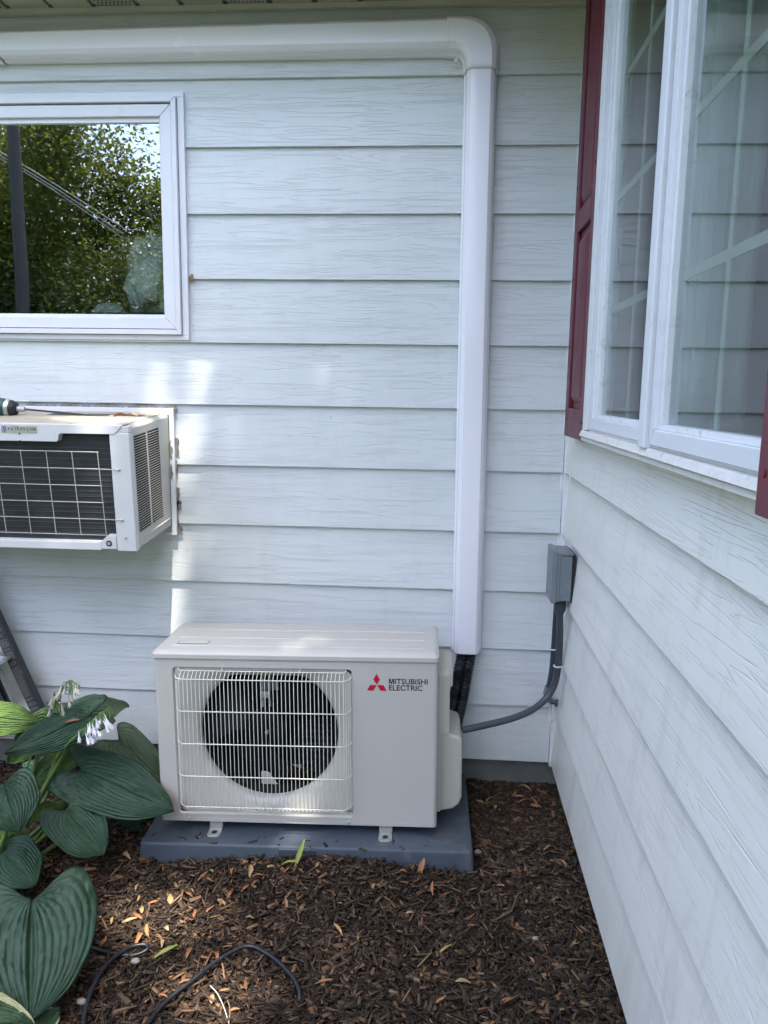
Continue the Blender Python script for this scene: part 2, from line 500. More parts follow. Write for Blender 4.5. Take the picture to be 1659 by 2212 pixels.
def frame_ring(name, axis, a0, a1, z0, z1, w, d0, d1, m, parent, bevel=0.0015, gap=0.0004):
    """a mitred rectangular frame; axis 1: lies in the XZ plane, axis 0: in the YZ plane; w one width or (left, right, bottom, top)"""
    wl, wr, wb, wt = w if isinstance(w, tuple) else (w,) * 4
    b = MB()
    g = gap
    b.prism([(a0, z0 + g), (a0, z1 - g), (a0 + wl, z1 - wt - g), (a0 + wl, z0 + wb + g)], axis, d0, d1)
    b.prism([(a1, z0 + g), (a1, z1 - g), (a1 - wr, z1 - wt - g), (a1 - wr, z0 + wb + g)], axis, d0, d1)
    b.prism([(a0 + g, z0), (a1 - g, z0), (a1 - wr - g, z0 + wb), (a0 + wl + g, z0 + wb)], axis, d0, d1)
    b.prism([(a0 + g, z1), (a1 - g, z1), (a1 - wr - g, z1 - wt), (a0 + wl + g, z1 - wt)], axis, d0, d1)
    return b.build(name, m, parent, bevel)

def text_mesh(name, body, m, width, height, matrix, parent, bold=0.0):
    cu = bpy.data.curves.new(name, 'FONT')
    cu.body = body
    cu.size = 1.0
    cu.extrude = 0.0
    cu.offset = bold
    cu.resolution_u = 3
    tmp = bpy.data.objects.new(name, cu)
    COL.objects.link(tmp)
    dg = bpy.context.evaluated_depsgraph_get()
    me = bpy.data.meshes.new_from_object(tmp.evaluated_get(dg))
    bpy.data.objects.remove(tmp)
    xs = [v.co.x for v in me.vertices]; ys = [v.co.y for v in me.vertices]
    sx = width / (max(xs) - min(xs)); sy = height / (max(ys) - min(ys))
    x0, y0 = min(xs), min(ys)
    for v in me.vertices:
        v.co = Vector(((v.co.x - x0) * sx, (v.co.y - y0) * sy, 0))
    bm = bmesh.new(); bm.from_mesh(me)
    ret = bmesh.ops.extrude_face_region(bm, geom=bm.faces[:])
    bmesh.ops.translate(bm, vec=(0, 0, 0.0006), verts=[e for e in ret['geom'] if isinstance(e, bmesh.types.BMVert)])
    bmesh.ops.recalc_face_normals(bm, faces=bm.faces)
    bm.to_mesh(me); bm.free()
    me.materials.clear(); me.materials.append(m)
    o = bpy.data.objects.new(name, me)
    COL.objects.link(o)
    o.parent = parent
    o.matrix_local = matrix
    return o

XZ = lambda x, y, z: Matrix(((1, 0, 0, x), (0, 0, -1, y), (0, 1, 0, z), (0, 0, 0, 1)))   # text facing -Y

# ------------------------------------------------------------------ the house
XC = 0.4135          # face of the wall on the right
ZT = 2.436
house = empty('house', (0, 0, 0), label='pale blue grey lap-sided house corner with white windows, dark red shutters and eave', cat='house')

def clap(mb, axis, k, a0, a1, z0, z1, sgn):
    """one board between lap k and k+1, clipped; lies on plane 0 of the other axis"""
    def off(z): return (0.0125 if axis == 0 else 0.0165) * (1 - (z - k * EXPO) / EXPO) + 0.001
    t0, t1 = off(z0), off(z1)
    a0, a1 = min(a0, a1), max(a0, a1)
    n = max(1, int((a1 - a0) / 0.12))
    for lo, hi in ((0, 1),):
        if axis == 0:   # runs along X, faces -Y
            prof = [(-t0, z0), (-t1, z1), (0.004, z1), (0.004, z0)]
            mb.prism(prof, 0, a0, a1)
        else:           # runs along Y, faces -X ; base plane X=XC+0.0135
            P = XC + 0.0175
            vs = []
            for y in (a0, a1):
                vs += [(P - t0, y, z0), (P - t1, y, z1), (P + 0.004, y, z1), (P + 0.004, y, z0)]
            mb.add(vs, [(0, 1, 2, 3), (7, 6, 5, 4), (0, 4, 5, 1), (1, 5, 6, 2), (2, 6, 7, 3), (3, 7, 4, 0)])

def lap_wall(axis, A0, A1, kmin, kmax, hole, ztop):
    mb = MB()
    h0, h1, hz0, hz1 = hole
    for k in range(kmin, kmax + 1):
        z0, z1 = k * EXPO, min((k + 1) * EXPO - 0.0006, ztop)
        if z1 <= hz0 or z0 >= hz1:
            clap(mb, axis, k, A0, A1, z0, z1, 1)
            continue
        clap(mb, axis, k, A0, h0, z0, z1, 1)
        clap(mb, axis, k, h1, A1, z0, z1, 1)
        if z0 < hz0 - 0.002: clap(mb, axis, k, h0, h1, z0, hz0, 1)
        if z1 > hz1 + 0.002: clap(mb, axis, k, h0, h1, hz1, z1, 1)
    return mb

HB = (-2.25, -0.905, 1.50, 2.125)        # opening of the window in the rear wall
HR = (-1.70, -0.56, 1.205, 2.62)         # opening in the right hand wall
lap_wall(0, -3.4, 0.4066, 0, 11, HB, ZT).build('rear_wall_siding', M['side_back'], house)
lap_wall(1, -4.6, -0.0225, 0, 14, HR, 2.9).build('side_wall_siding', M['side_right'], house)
# wall cores
def core(axis, hole, A0, A1, Z0, Z1, d0, d1, name):
    b = MB(); h0, h1, z0, z1 = hole
    def bx(a0, a1, zz0, zz1):
        if axis == 0: b.box(a0, a1, d0, d1, zz0, zz1)
        else: b.box(d0, d1, a0, a1, zz0, zz1)
    bx(A0, h0, Z0, Z1); bx(h1, A1, Z0, Z1); bx(h0, h1, Z0, z0); bx(h0, h1, z1, Z1)
    return b.build(name, M['shell'], house)
core(0, HB, -3.4, 0.43, 0.0, 2.6, 0.0055, 0.11, 'rear_wall_core')
core(1, HR, -4.6, 0.0, 0.0, 2.9, XC + 0.022, XC + 0.12, 'side_wall_core')
b = MB(); b.box(-3.4, 0.45, 0.012, 0.20, -0.5, 0.02); b.box(XC + 0.028, XC + 0.2, -4.6, 0.011, -0.5, 0.02)
b.build('foundation', M['concrete'], house)
b = MB(); b.box(0.4085, 0.4265, -0.0215, -0.0005, -0.012, ZT - 0.02)
b.box(0.4005, 0.4084, -0.0045, 0.003, -0.004, ZT - 0.02)
b.build('corner_post', M['white_old'], house, 0.0012)
# eave: trim channel, soffit boards, vented boards, fascia, gutter, roof
OV = 0.33
b = MB(); b.box(-3.4, 0.405, -0.030, -0.0145, ZT - 0.013, ZT + 0.004); b.box(-3.4, 0.405, -0.034, -0.030, ZT - 0.013, ZT - 0.010)
b.build('soffit_channel', M['soffit'], house, 0.001)
XG = -1.3779
for j in range(-14, 14):
    gx = XG + 0.1385 * j
    if gx > 0.40 or gx < -3.3: continue
    x1 = min(gx + 0.1385 - 0.012, 0.405)
    isv = ((j + 1) % 3 == 0)
    b = MB(); b.box(gx + 0.004, x1, -OV, -0.031, ZT + 0.002, ZT + 0.010)
    p_ = b.build('vented_soffit' if isv else 'soffit_panel', M['vent' if isv else 'soffit'], house, 0.002)
    if x1 + 0.01 < 0.405:
        b = MB(); b.box(x1, gx + 0.1425, -OV, -0.031, ZT + 0.012, ZT + 0.022); b.build('soffit_groove', M['soffit'], house)
    if isv:
        hol = MB()
        for a in range(9):
            for c in range(18):
                px, py = gx + 0.014 + a * 0.0125 + (c % 2) * 0.006, -0.045 - c * 0.015
                hol.tube([(px, py, ZT + 0.0012), (px, py, ZT + 0.003)], 0.0034, 6)
        hol.build('vent_hole', M['gap'], p_)
b = MB(); b.box(-3.4, XC - OV, -OV - 0.02, -OV - 0.0005, ZT - 0.012, ZT + 0.17)
b.box(XC - OV - 0.02, XC - OV, -4.8, -OV - 0.021, ZT + 0.03, ZT + 0.20)
b.build('fascia', M['white'], house)
b = MB(); b.box(XC - OV, XC + 0.016, -4.8, -OV - 0.021, 2.60, 2.61)
b.build('side_soffit', M['soffit'], house)
b = MB(); b.prism([(-OV - 0.06, ZT + 0.18), (3.6, ZT + 1.6), (3.6, ZT + 1.66), (-OV - 0.06, ZT + 0.22)], 0, -3.6, 3.2)
b.add([(XC - OV - 0.05, -4.9, ZT + 0.225), (3.2, -4.9, ZT + 1.3), (3.2, 0.5, ZT + 1.3), (XC - OV - 0.05, 0.5, ZT + 0.225),
       (XC - OV - 0.05, -4.9, ZT + 0.265), (3.2, -4.9, ZT + 1.34), (3.2, 0.5, ZT + 1.34), (XC - OV - 0.05, 0.5, ZT + 0.265)],
      [(0, 3, 2, 1), (4, 5, 6, 7), (0, 1, 5, 4), (1, 2, 6, 5), (2, 3, 7, 6), (3, 0, 4, 7)])
b.build('roof', M['roof'], house)
# rooms behind the glass
b = MB(); X0, X1, Y0, Y1, Z0, Z1 = -3.3, 0.3, 0.112, 3.4, 0.3, 2.6
b.box(X0, X1, Y1, Y1 + .02, Z0, Z1); b.box(X0 - .02, X0, Y0, Y1, Z0, Z1); b.box(X1, X1 + .02, Y0, Y1, Z0, Z1); b.box(X0, X1, Y0, Y1, Z0 - .02, Z0); b.box(X0, X1, Y0, Y1, Z1, Z1 + .02)
b.build('rear_room', M['shell'], house)
b = MB(); X0, X1, Y0, Y1, Z0, Z1 = XC + .122, 3.6, -4.5, -0.05, 0.3, 2.9
b.box(X1, X1 + .02, Y0, Y1, Z0, Z1); b.box(X0, X1, Y0 - .02, Y0, Z0, Z1); b.box(X0, X1, Y1, Y1 + .02, Z0, Z1); b.box(X0, X1, Y0, Y1, Z0 - .02, Z0); b.box(X0, X1, Y0, Y1, Z1, Z1 + .02)
b.build('side_room', M['shellgrey'], house)
b = MB(); b.box(-1.62, -0.7, 1.50, 1.54, 1.86, 1.93); b.box(-1.70, -1.62, 1.50, 1.54, 0.9, 1.93); b.box(-0.7, -0.62, 1.50, 1.54, 0.9, 1.93)
b.build('inner_doorway', M['wood'], house, 0.003)

# window in the rear wall
win = empty('window', (0, 0, 0)); win.parent = house; win['label'] = 'wide white framed window mirroring trees'
b = MB(); b.box(-2.36, -0.8335, -0.021, -0.0005, 2.1795, 2.1945); b.box(-2.36, -0.8335, -0.020, -0.0135, 1.4285, 1.4440)
b.box(-0.8545, -0.8335, -0.0205, -0.0005, 1.4445, 2.179); b.box(-0.8347, -0.8322, -0.026, -0.0205, 1.4300, 2.1790)
b.build('casing', M['white'], win, 0.001)
frame_ring('window_frame', 1, -2.35, -0.8565, 1.4455, 2.178, 0.016, -0.034, 0.0045, M['white'], win, 0.0015)
frame_ring('sash', 1, -2.330, -0.8755, 1.4645, 2.158, 0.036, -0.024, 0.004, M['white'], win, 0.002)
frame_ring('glazing_bead', 1, -2.2935, -0.912, 1.5010, 2.1215, (0.006, 0.006, 0.010, 0.014), -0.012, 0.0042, M['white'], win, 0.001)
frame_ring('frame_joint', 1, -2.3335, -0.8728, 1.4618, 2.1618, 0.0026, -0.0150, 0.004, M['gap'], win, 0)
b = MB(); b.box(-2.288, -0.918, -0.0030, 0.0012, 1.5105, 2.1080)
b.build('pane', M['glass'], win)
b = MB(); b.box(-2.288, -0.918, 0.0048, 0.012, 1.5005, 1.5185); b.build('spacer', M['gap'], win)

# window in the right hand wall
winr = empty('window', (0, 0, 0)); winr.parent = house; winr['label'] = 'tall white double window with curtains behind and grids in the glass'
FX = 0.376
def ringr(name, a0, a1, z0, z1, w, d0, d1, m, bevel=0.0015):
    return frame_ring(name, 0, a0, a1, z0, z1, w, d0, d1, m, winr, bevel)
ZW = 2.58
ringr('window_frame', -1.80, -0.462, 1.1485, ZW, (0.03, 0.03, 0.013, 0.03), FX + 0.004, XC + 0.012, M['white_old'], 0.002)
b = MB(); b.prism([(FX - 0.006, 1.1625), (FX + 0.03, 1.1625), (FX + 0.03, 1.179), (FX, 1.1765)], 1, -1.80, -0.470); b.prism([(FX + 0.001, 1.1500), (FX + 0.03, 1.1500), (FX + 0.03, 1.1618), (FX + 0.002, 1.1600)], 1, -1.80, -0.466)
b.build('sill', M['sill'], winr, 0.001)
b = MB(); b.box(FX + 0.002, FX + 0.03, -0.530, -0.4925, 1.1795, ZW - .03); b.box(FX + 0.010, FX + 0.03, -1.77, -0.5305, 1.1768, 1.1838); b.build('frame_joint', M['white_old'], winr, 0.002)
# sashes
ringr('sash', -1.090, -0.535, 1.1838, 2.50, (0.040, 0.052, 0.028, 0.05), FX + 0.004, XC, M['white'], 0.002)
ringr('sash', -1.745, -1.140, 1.1838, 2.50, (0.060, 0.028, 0.028, 0.05), FX + 0.001, XC, M['white'], 0.002)
ringr('glazing_bead', -1.049, -0.5875, 1.2120, 2.449, (0.012, 0.030, 0.010, 0.012), FX + 0.011, XC, M['white_old'], 0.001)
ringr('glazing_bead', -1.684, -1.1685, 1.2120, 2.449, (0.012, 0.016, 0.010, 0.012), FX + 0.009, XC, M['white_old'], 0.001)
b = MB(); b.box(FX - 0.008, FX + 0.03, -1.1345, -1.0935, 1.176, 2.545); b.build('mullion', M['white'], winr, 0.004, seg=3)
b = MB(); b.box(FX + 0.015, XC, -1.7700, -1.748, 1.184, 2.50); b.box(FX + 0.015, XC, -1.1392, -1.1350, 1.184, 2.50); b.build('jamb_gap', M['gap'], winr)
XG_ = FX + 0.020
b = MB(); b.box(XG_, XG_ + 0.004, -1.036, -0.618, 1.2222, 2.437); b.build('pane', M['glass_r'], winr)
b = MB(); b.box(XG_, XG_ + 0.004, -1.672, -1.185, 1.2222, 2.437); b.build('pane', M['glass_r'], winr)
for (a0, a1) in ((-1.036, -0.618), (-1.672, -1.185)):
    b = MB()
    for z in (1.472, 1.729, 1.990, 2.25):
        b.box(XG_ + 0.0075, XG_ + 0.0115, a0, a1, z - 0.0085, z + 0.0085)
    yv = (-0.845,) if a0 > -1.1 else (-1.395,)
    for y in yv:
        b.box(XG_ + 0.0076, XG_ + 0.0114, y - 0.0085, y + 0.0085, 1.223, 2.437)
    b.build('muntin', M['muntin'], winr, 0.001)
# shutters
def shutter(y0, y1, z0, z1, face, label):
    """louvre-less raised panel shutter on the right hand wall: y0 far edge, y1 near edge"""
    s = empty('shutter', (0, 0, 0)); s.parent = house; s['label'] = label
    w = abs(y1 - y0)
    lo, hi = min(y0, y1), max(y0, y1)
    b = MB(); b.box(face + 0.012, XC + 0.004, lo, hi, z0, z1); b.build('backing', M['shutter'], s, 0.003)
    st = 0.052
    mids = [z0, z0 + 0.62, z1] if z1 - z0 > 1.3 else [z0, z1]
    b = MB()
    b.box(face, face + 0.0118, lo, lo + st, z0, z1); b.box(face, face + 0.0118, hi - st, hi, z0, z1)
    b.box(face, face + 0.0118, lo + st, hi - st, z0, z0 + 0.085); b.box(face, face + 0.0118, lo + st, hi - st, z1 - 0.06, z1)
    for m_ in mids[1:-1]:
        b.box(face, face + 0.0118, lo + st, hi - st, m_ - 0.03, m_ + 0.03)
    b.build('stile', M['shutter'], s, 0.003)
    for i in range(len(mids) - 1):
        pz0 = mids[i] + (0.085 if i == 0 else 0.03) + 0.016
        pz1 = mids[i + 1] - (0.06 if i == len(mids) - 2 else 0.03) - 0.016
        b = MB()
        a0, a1 = lo + st + 0.012, hi - st - 0.012
        o_ = [(face + 0.0117, a0, pz0), (face + 0.0117, a1, pz0), (face + 0.0117, a1, pz1), (face + 0.0117, a0, pz1)]
        q_ = [(face + 0.002, a0 + 0.02, pz0 + 0.02), (face + 0.002, a1 - 0.02, pz0 + 0.02), (face + 0.002, a1 - 0.02, pz1 - 0.02), (face + 0.002, a0 + 0.02, pz1 - 0.02)]
        b.add(o_ + q_, [(4, 5, 6, 7), (0, 1, 5, 4), (1, 2, 6, 5), (2, 3, 7, 6), (3, 0, 4, 7), (3, 2, 1, 0)])
        b.build('raised_panel', M['shutter'], s, 0.002)
    for (yy, zz) in ((hi - 0.02, z0 + 0.05), (lo + 0.02, z0 + 0.05), (hi - 0.02, z0 + 0.72), (lo + 0.02, z0 + 0.72), (lo + 0.02, z1 - .08)):
        b = MB(); b.tube([(face - 0.002, yy, zz), (face + 0.004, yy, zz)], 0.0045, 10); b.build('screw', M['shutter'], s)
    return s
shutter(-0.140, -0.448, 1.145, 2.60, 0.3835, 'dark red panelled shutter by the inner corner of the walls')
shutter(-1.652, -1.95, 1.137, 2.60, 0.3660, 'dark red shutter cut off by the frame edge')

# curtains and objects indoors
def curtain(y0, y1, xx, label):
    rows = []
    n = 70
    for zi in range(10):
        z = 1.16 + 1.4 * zi / 9
        rows.append([(xx + 0.018 * math.sin(j / n * 44 + 0.4 * math.sin(z * 3)) + 0.008 * math.sin(j / n * 97), y0 + (y1 - y0) * j / n, z) for j in range(n + 1)])
    mb = MB(); mb.grid(rows)
    o = mb.build('curtain', M['curtain'], None, 0, 60)
    md = o.modifiers.new('cloth', 'SOLIDIFY'); md.thickness = 0.0015
    return tag(o, label, 'curtain')
curtain(-1.10, -0.50, 0.545, 'pale sheer curtain behind the narrow visible pane next to the red shutter')
curtain(-1.46, -1.22, 0.585, 'gathered pale curtain edge behind the larger pane beside the mullion')

def lumpy(name, loc, rad, m, amp, seed, sub=4):
    bm = bmesh.new()
    bmesh.ops.create_icosphere(bm, subdivisions=sub, radius=1)
    for v in bm.verts:
        n = noise.fractal(v.co * 1.8 + Vector((seed, 0, 0)), 0.8, 2.0, 5)
        c = noise.noise(v.co * 3.4 + Vector((0, seed, 0)))
        v.co *= 1 + amp * n - (amp * 0.9 * max(0, c - 0.15))
        v.co = Vector((v.co.x * rad[0], v.co.y * rad[1], v.co.z * rad[2]))
    me = bpy.data.meshes.new(name); bm.to_mesh(me); bm.free()
    me.materials.append(m); me.shade_smooth()
    o = bpy.data.objects.new(name, me); COL.objects.link(o); o.location = loc
    return o
tag(lumpy('stone_ornament', (-1.045, 0.20, 1.655), (0.095, 0.06, 0.135), M['stone'], 0.35, 3.1), 'rough pitted pale stone standing just inside the window below the eave', 'ornament')
b = MB()
rows = []
for i in range(9):
    a = i / 8 * math.pi / 2
    rows.append([(-1.172 + 0.058 * math.cos(a) * math.cos(q), 0.14 + 0.05 * math.cos(a) * math.sin(q), 1.520 + 0.045 * math.sin(a)) for q in [2 * math.pi * k / 24 for k in range(25)]])
b.grid(rows)
tag(b.build('lamp_shade', M['curtain'], None, 0, 60), 'small white dome shade inside the window next to the pitted stone', 'lampshade')

# ------------------------------------------------------------------ line set cover
LEAN = 0.0137 / 1.83
cov = empty('line_set_cover', (0, 0, 0), label='white plastic duct running under the eave and down the wall to the outdoor unit', cat='duct cover')
def cover_profile(w, d, c=0.020):
    return [(-w / 2, 0), (-w / 2, d * 0.30), (-w / 2 + 0.005, d * 0.36), (-w / 2 + 0.0055, d * 0.52), (-w / 2 + 0.0075, d * 0.53), (-w / 2 + 0.0075, d * 0.58), (-w / 2 + 0.0060, d * 0.59), (-w / 2 + 0.008, d * 0.80), (-w / 2 + c, d), (w / 2 - c, d), (w / 2 - 0.008, d * 0.80), (w / 2 - 0.0060, d * 0.59), (w / 2 - 0.0075, d * 0.58), (w / 2 - 0.0075, d * 0.53), (w / 2 - 0.0055, d * 0.52), (w / 2 - 0.005, d * 0.36), (w / 2, d * 0.30), (w / 2, 0)]
CW, CD = 0.0985, 0.066
pr = cover_profile(CW, CD)
b = MB()
cx = lambda z: 0.1085 - LEAN * (z - 0.40)
vs = []
for z in (0.404, 2.236):
    vs += [(cx(z) + p[0], -0.012 - p[1], z) for p in pr]
n = len(pr)
b.add(vs, [(i, (i + 1) % n, n + (i + 1) % n, n + i) for i in range(n)])
o = b.build('vertical_run', M['cover'], cov, 0, 20)
md = o.modifiers.new('wall', 'SOLIDIFY'); md.thickness = 0.0025; md.offset = -1
md = o.modifiers.new('bevel', 'BEVEL'); md.width = 0.003; md.segments = 3; md.limit_method = 'ANGLE'; md.angle_limit = R(15)
b = MB()
ch = lambda x: 0.098 + 0.0115 * min(0, x)      # the duct reads taller towards the elbow
cz = lambda x: 2.284 + ch(x) / 2
PRH = cover_profile(0.098, CD)
vs = []
for x in (-1.404, -0.006):
    vs += [(x, -0.012 - p[1], cz(x) + p[0] * ch(x) / 0.098) for p in PRH]
b.add(vs, [(i, (i + 1) % n, n + (i + 1) % n, n + i) for i in range(n)])
o = b.build('horizontal_run', M['cover'], cov, 0, 20)
md = o.modifiers.new('bevel', 'BEVEL'); md.width = 0.003; md.segments = 3; md.limit_method = 'ANGLE'; md.angle_limit = R(15)
b = MB()
vs = []
for x, s_ in ((-2.4, 1.0), (-1.412, 1.0)):
    vs += [(x, -0.012 - p[1] * 1.06, cz(x) + p[0] * 1.06 * ch(x) / 0.098) for p in PRH]
b.add(vs, [(i, (i + 1) % n, n + (i + 1) % n, n + i) for i in range(n)] + [tuple(range(n)), tuple(range(n, 2 * n))])
b.build('coupling', M['cover'], cov, 0.002)
# elbow: swept quarter turn with short straight ends and a lip
EP = [(p[0] * 1.07, p[1] * 1.07 + 0.0) for p in pr]
path = []
cxe, cze = cx(2.24), cz(0)
r_in = 0.030
CXc, CZc = cxe - CW / 2 * 1.07 - r_in, cze - CW / 2 * 1.07 - r_in
rad = r_in + CW / 2 * 1.07
for a in [0]:
    path.append((Vector((-0.0105, 0, cze)), Vector((0, 0, 1))))
    path.append((Vector((CXc - 0.004, 0, cze)), Vector((0, 0, 1))))
for i in range(1, 14):
    t_ = math.pi / 2 * i / 14
    nrm = Vector((math.sin(t_), 0, math.cos(t_)))
    path.append((Vector((CXc, 0, CZc)) + Vector((nrm.x * rad, 0, nrm.z * (cze - CZc))), nrm))
path.append((Vector((cxe, 0, CZc - 0.004)), Vector((1, 0, 0))))
path.append((Vector((cxe + 0.0002, 0, 2.2285)), Vector((1, 0, 0))))
# boost the outer corner so it reads as a squared-off, rounded bend
b = MB(); vs = []
for P, nn in path:
    k = 1 + 0.33 * math.sin(2 * math.atan2(nn.x, nn.z)) ** 2
    hz = abs(nn.z)
    for q in EP:
        a_ = q[0] * (k if q[0] > 0 else 1.0) * (1 - 0.005 * hz)
        vs.append((P.x + nn.x * a_, -0.0125 - q[1], P.z + nn.z * a_))
L_ = len(path)
b.add(vs, [(j * n + i, j * n + (i + 1) % n, (j + 1) * n + (i + 1) % n, (j + 1) * n + i) for j in range(L_ - 1) for i in range(n)])
el = b.build('elbow', M['cover'], cov, 0, 28)
md = el.modifiers.new('bevel', 'BEVEL'); md.width = 0.004; md.segments = 3; md.limit_method = 'ANGLE'; md.angle_limit = R(24)
md = el.modifiers.new('wall', 'SOLIDIFY'); md.thickness = 0.0022; md.offset = -1
b = MB()
vs = []
for x in (-0.0100, -0.0035):
    vs += [(x, -0.0125 - p[1] * 1.10, cze + p[0] * 1.075) for p in PRH]
b.add(vs, [(i, (i + 1) % n, n + (i + 1) % n, n + i) for i in range(n)] + [tuple(range(n)), tuple(range(n, 2 * n))])
b.build('collar', M['cover'], cov, 0.001)
for (sx, sz) in ((0.020, 2.262), (0.140, 2.262)):
    b = MB(); b.tube([(sx, -0.040, sz), (sx, -0.0535, sz)], [0.0060, 0.0050], 14); w_ = b.build('screw_recess', M['cover'], cov, 0.001)
    b = MB(); b.tube([(sx, -0.0536, sz), (sx, -0.0541, sz)], 0.0032, 12); b.build('screw', M['zinc'], w_)

# insulated line sleeves below the cover
def corrugated(pts, r_, pitch, n=14):
    P = smooth_path(pts, 10)
    # resample finely
    out = [P[0]]
    for q in P[1:]:
        d = (q - out[-1]).length
        k = max(1, int(d / (pitch / 4)))
        a = out[-1].copy()
        for i in range(1, k + 1):
            out.append(a.lerp(q, i / k))
    rads = [r_ * (1.0 + 0.09 * math.sin(i * math.pi / 2)) for i in range(len(out))]
    return out, rads
ls = empty('line_set_sleeves', (0.1, -0.05, 0.40), label='two black corrugated sleeves curving from the duct into the outdoor unit', cat='pipe')
for (a_, o_) in ((0.0915, 0), (0.1215, 1)):
    top = (a_, -0.045, 0.47)
    pts = [top, (a_ + 0.002, -0.048, 0.40), (a_ - 0.008 - 0.001 * o_, -0.075, 0.335), (a_ - 0.022, -0.12, 0.265), (a_ - 0.037, -0.15, 0.205), (a_ - 0.047, -0.165, 0.15)]
    P, rr_ = corrugated(pts, 0.0175, 0.0075)
    b = MB(); b.tube([p - Vector((0.1, -0.05, 0.40)) for p in P], rr_, 14)
    b.build('sleeve', M['hose'], ls, 0, 70)

# ------------------------------------------------------------------ outdoor unit on its pad
UYAW, UROLL = 0.0173, 0.0179
UO = Vector((-0.3989, -0.4371, -0.0285))
axu = Vector((math.cos(UYAW), math.sin(UYAW), UROLL)).normalized()
bku = Vector((-math.sin(UYAW), math.cos(UYAW), 0))
upu = axu.cross(bku)
UM = Matrix(((axu.x, bku.x, upu.x, UO.x), (axu.y, bku.y, upu.y, UO.y), (axu.z, bku.z, upu.z, UO.z), (0, 0, 0, 1)))
unit = empty('heat_pump_unit', label='ivory outdoor heat pump with a round fan behind a wire guard and red diamond emblem', cat='heat pump')
unit.matrix_world = UM
H, W2, DP = 0.5195, 0.42, 0.285
# body shell with rounded upright corners
def rrect(a0, a1, b0, b1, r_, n=5):
    pts = []
    for (cx_, cy_, s0) in ((a1 - r_, b1 - r_, 0), (a0 + r_, b1 - r_, 90), (a0 + r_, b0 + r_, 180), (a1 - r_, b0 + r_, 270)):
        for i in range(n + 1):
            t_ = R(s0 + 90 * i / n)
            pts.append((cx_ + r_ * math.cos(t_), cy_ + r_ * math.sin(t_)))
    return pts
out = rrect(-W2, W2, 0, DP, 0.012)
b = MB(); n2 = len(out)
vs = [(p[0], p[1], 0.004) for p in out] + [(p[0], p[1], H) for p in out]
fs = []
for i in range(n2):
    j = (i + 1) % n2
    if abs(out[i][1]) < 1e-6 and abs(out[j][1]) < 1e-6 and abs(out[i][0] - out[j][0]) > 0.1: continue
    fs.append((i, j, n2 + j, n2 + i))
fs += [tuple(range(n2))]
b.add(vs, fs)
b.build('cabinet', M['unit'], unit, 0, 40)
# front panel with recess and fan opening
a0, a1, z0, z1 = -0.364, 0.171, 0.028, 0.4945
HC = Vector((-0.0855, 0, 0.2825)); RH = 0.2085
b = MB()
F0 = [(-0.408, 0, 0.004), (0.408, 0, 0.004), (0.408, 0, H), (-0.408, 0, H)]
rr0 = [(a0, z0), (a1, z0), (a1, z1), (a0, z1)]
def rpts(a0, a1, z0, z1, r_, n=4):
    return [(p[0], p[1]) for p in rrect(a0, a1, z0, z1, r_, n)]
inner = rpts(a0, a1, z0, z1, 0.012)          # starts at right-top going CCW
inner2 = rpts(a0 + 0.004, a1 - 0.004, z0 + 0.004, z1 - 0.004, 0.009)
ni = len(inner)
vs = [(p[0], 0, p[1]) for p in inner] + [(p[0], 0.007, p[1]) for p in inner2]
b.add(vs, [(i, (i + 1) % ni, ni + (i + 1) % ni, ni + i) for i in range(ni)])
# face between outer rectangle and the recess edge
base = len(b.v)
corners = [(0.408, H), (-0.408, H), (-0.408, 0.004), (0.408, 0.004)]
b.v += [(c[0], 0, c[1]) for c in corners]
q = ni // 4
for c in range(4):
    for i in range(c * q, c * q + q - 1):
        b.f.append((i, i + 1, base + c))
    b.f.append((c * q + q - 1, (c * q + q) % ni, base + (c + 1) % 4, base + c))
# recess floor, bell mouth and hole (polar)
NA = 96
def ray_rect(t_):
    dx, dz = math.cos(t_), math.sin(t_)
    ks = []
    if dx > 1e-9: ks.append((a1 - 0.004 - HC.x) / dx)
    if dx < -1e-9: ks.append((a0 + 0.004 - HC.x) / dx)
    if dz > 1e-9: ks.append((z1 - 0.004 - HC.z) / dz)
    if dz < -1e-9: ks.append((z0 + 0.004 - HC.z) / dz)
    return min(ks)
rings = []
def ring(fn, bb):
    return [(HC.x + math.cos(2 * math.pi * i / NA) * fn(2 * math.pi * i / NA), bb, HC.z + math.sin(2 * math.pi * i / NA) * fn(2 * math.pi * i / NA)) for i in range(NA)]
def clip(r_, ztop, zbot=None):
    def g(t_):
        k = min(r_, ray_rect(t_) - 0.003)
        if math.sin(t_) > 1e-6: k = min(k, (ztop - HC.z) / math.sin(t_))
        return k
    return g
rings = [ring(lambda t_: ray_rect(t_) * 0.999, 0.007), ring(clip(0.262, 0.484), 0.0071), ring(clip(0.250, 0.478), 0.012), ring(clip(0.232, 0.471), 0.017), ring(clip(0.216, 0.464), 0.024), ring(clip(RH, 0.460), 0.034), ring(clip(RH, 0.460), 0.048)]
base = len(b.v)
for r_ in rings: b.v += r_
for j in range(len(rings) - 1):
    for i in range(NA):
        b.f.append((base + j * NA + i, base + j * NA + (i + 1) % NA, base + (j + 1) * NA + (i + 1) % NA, base + (j + 1) * NA + i))
b.build('front_panel', M['unit'], unit, 0, 38)
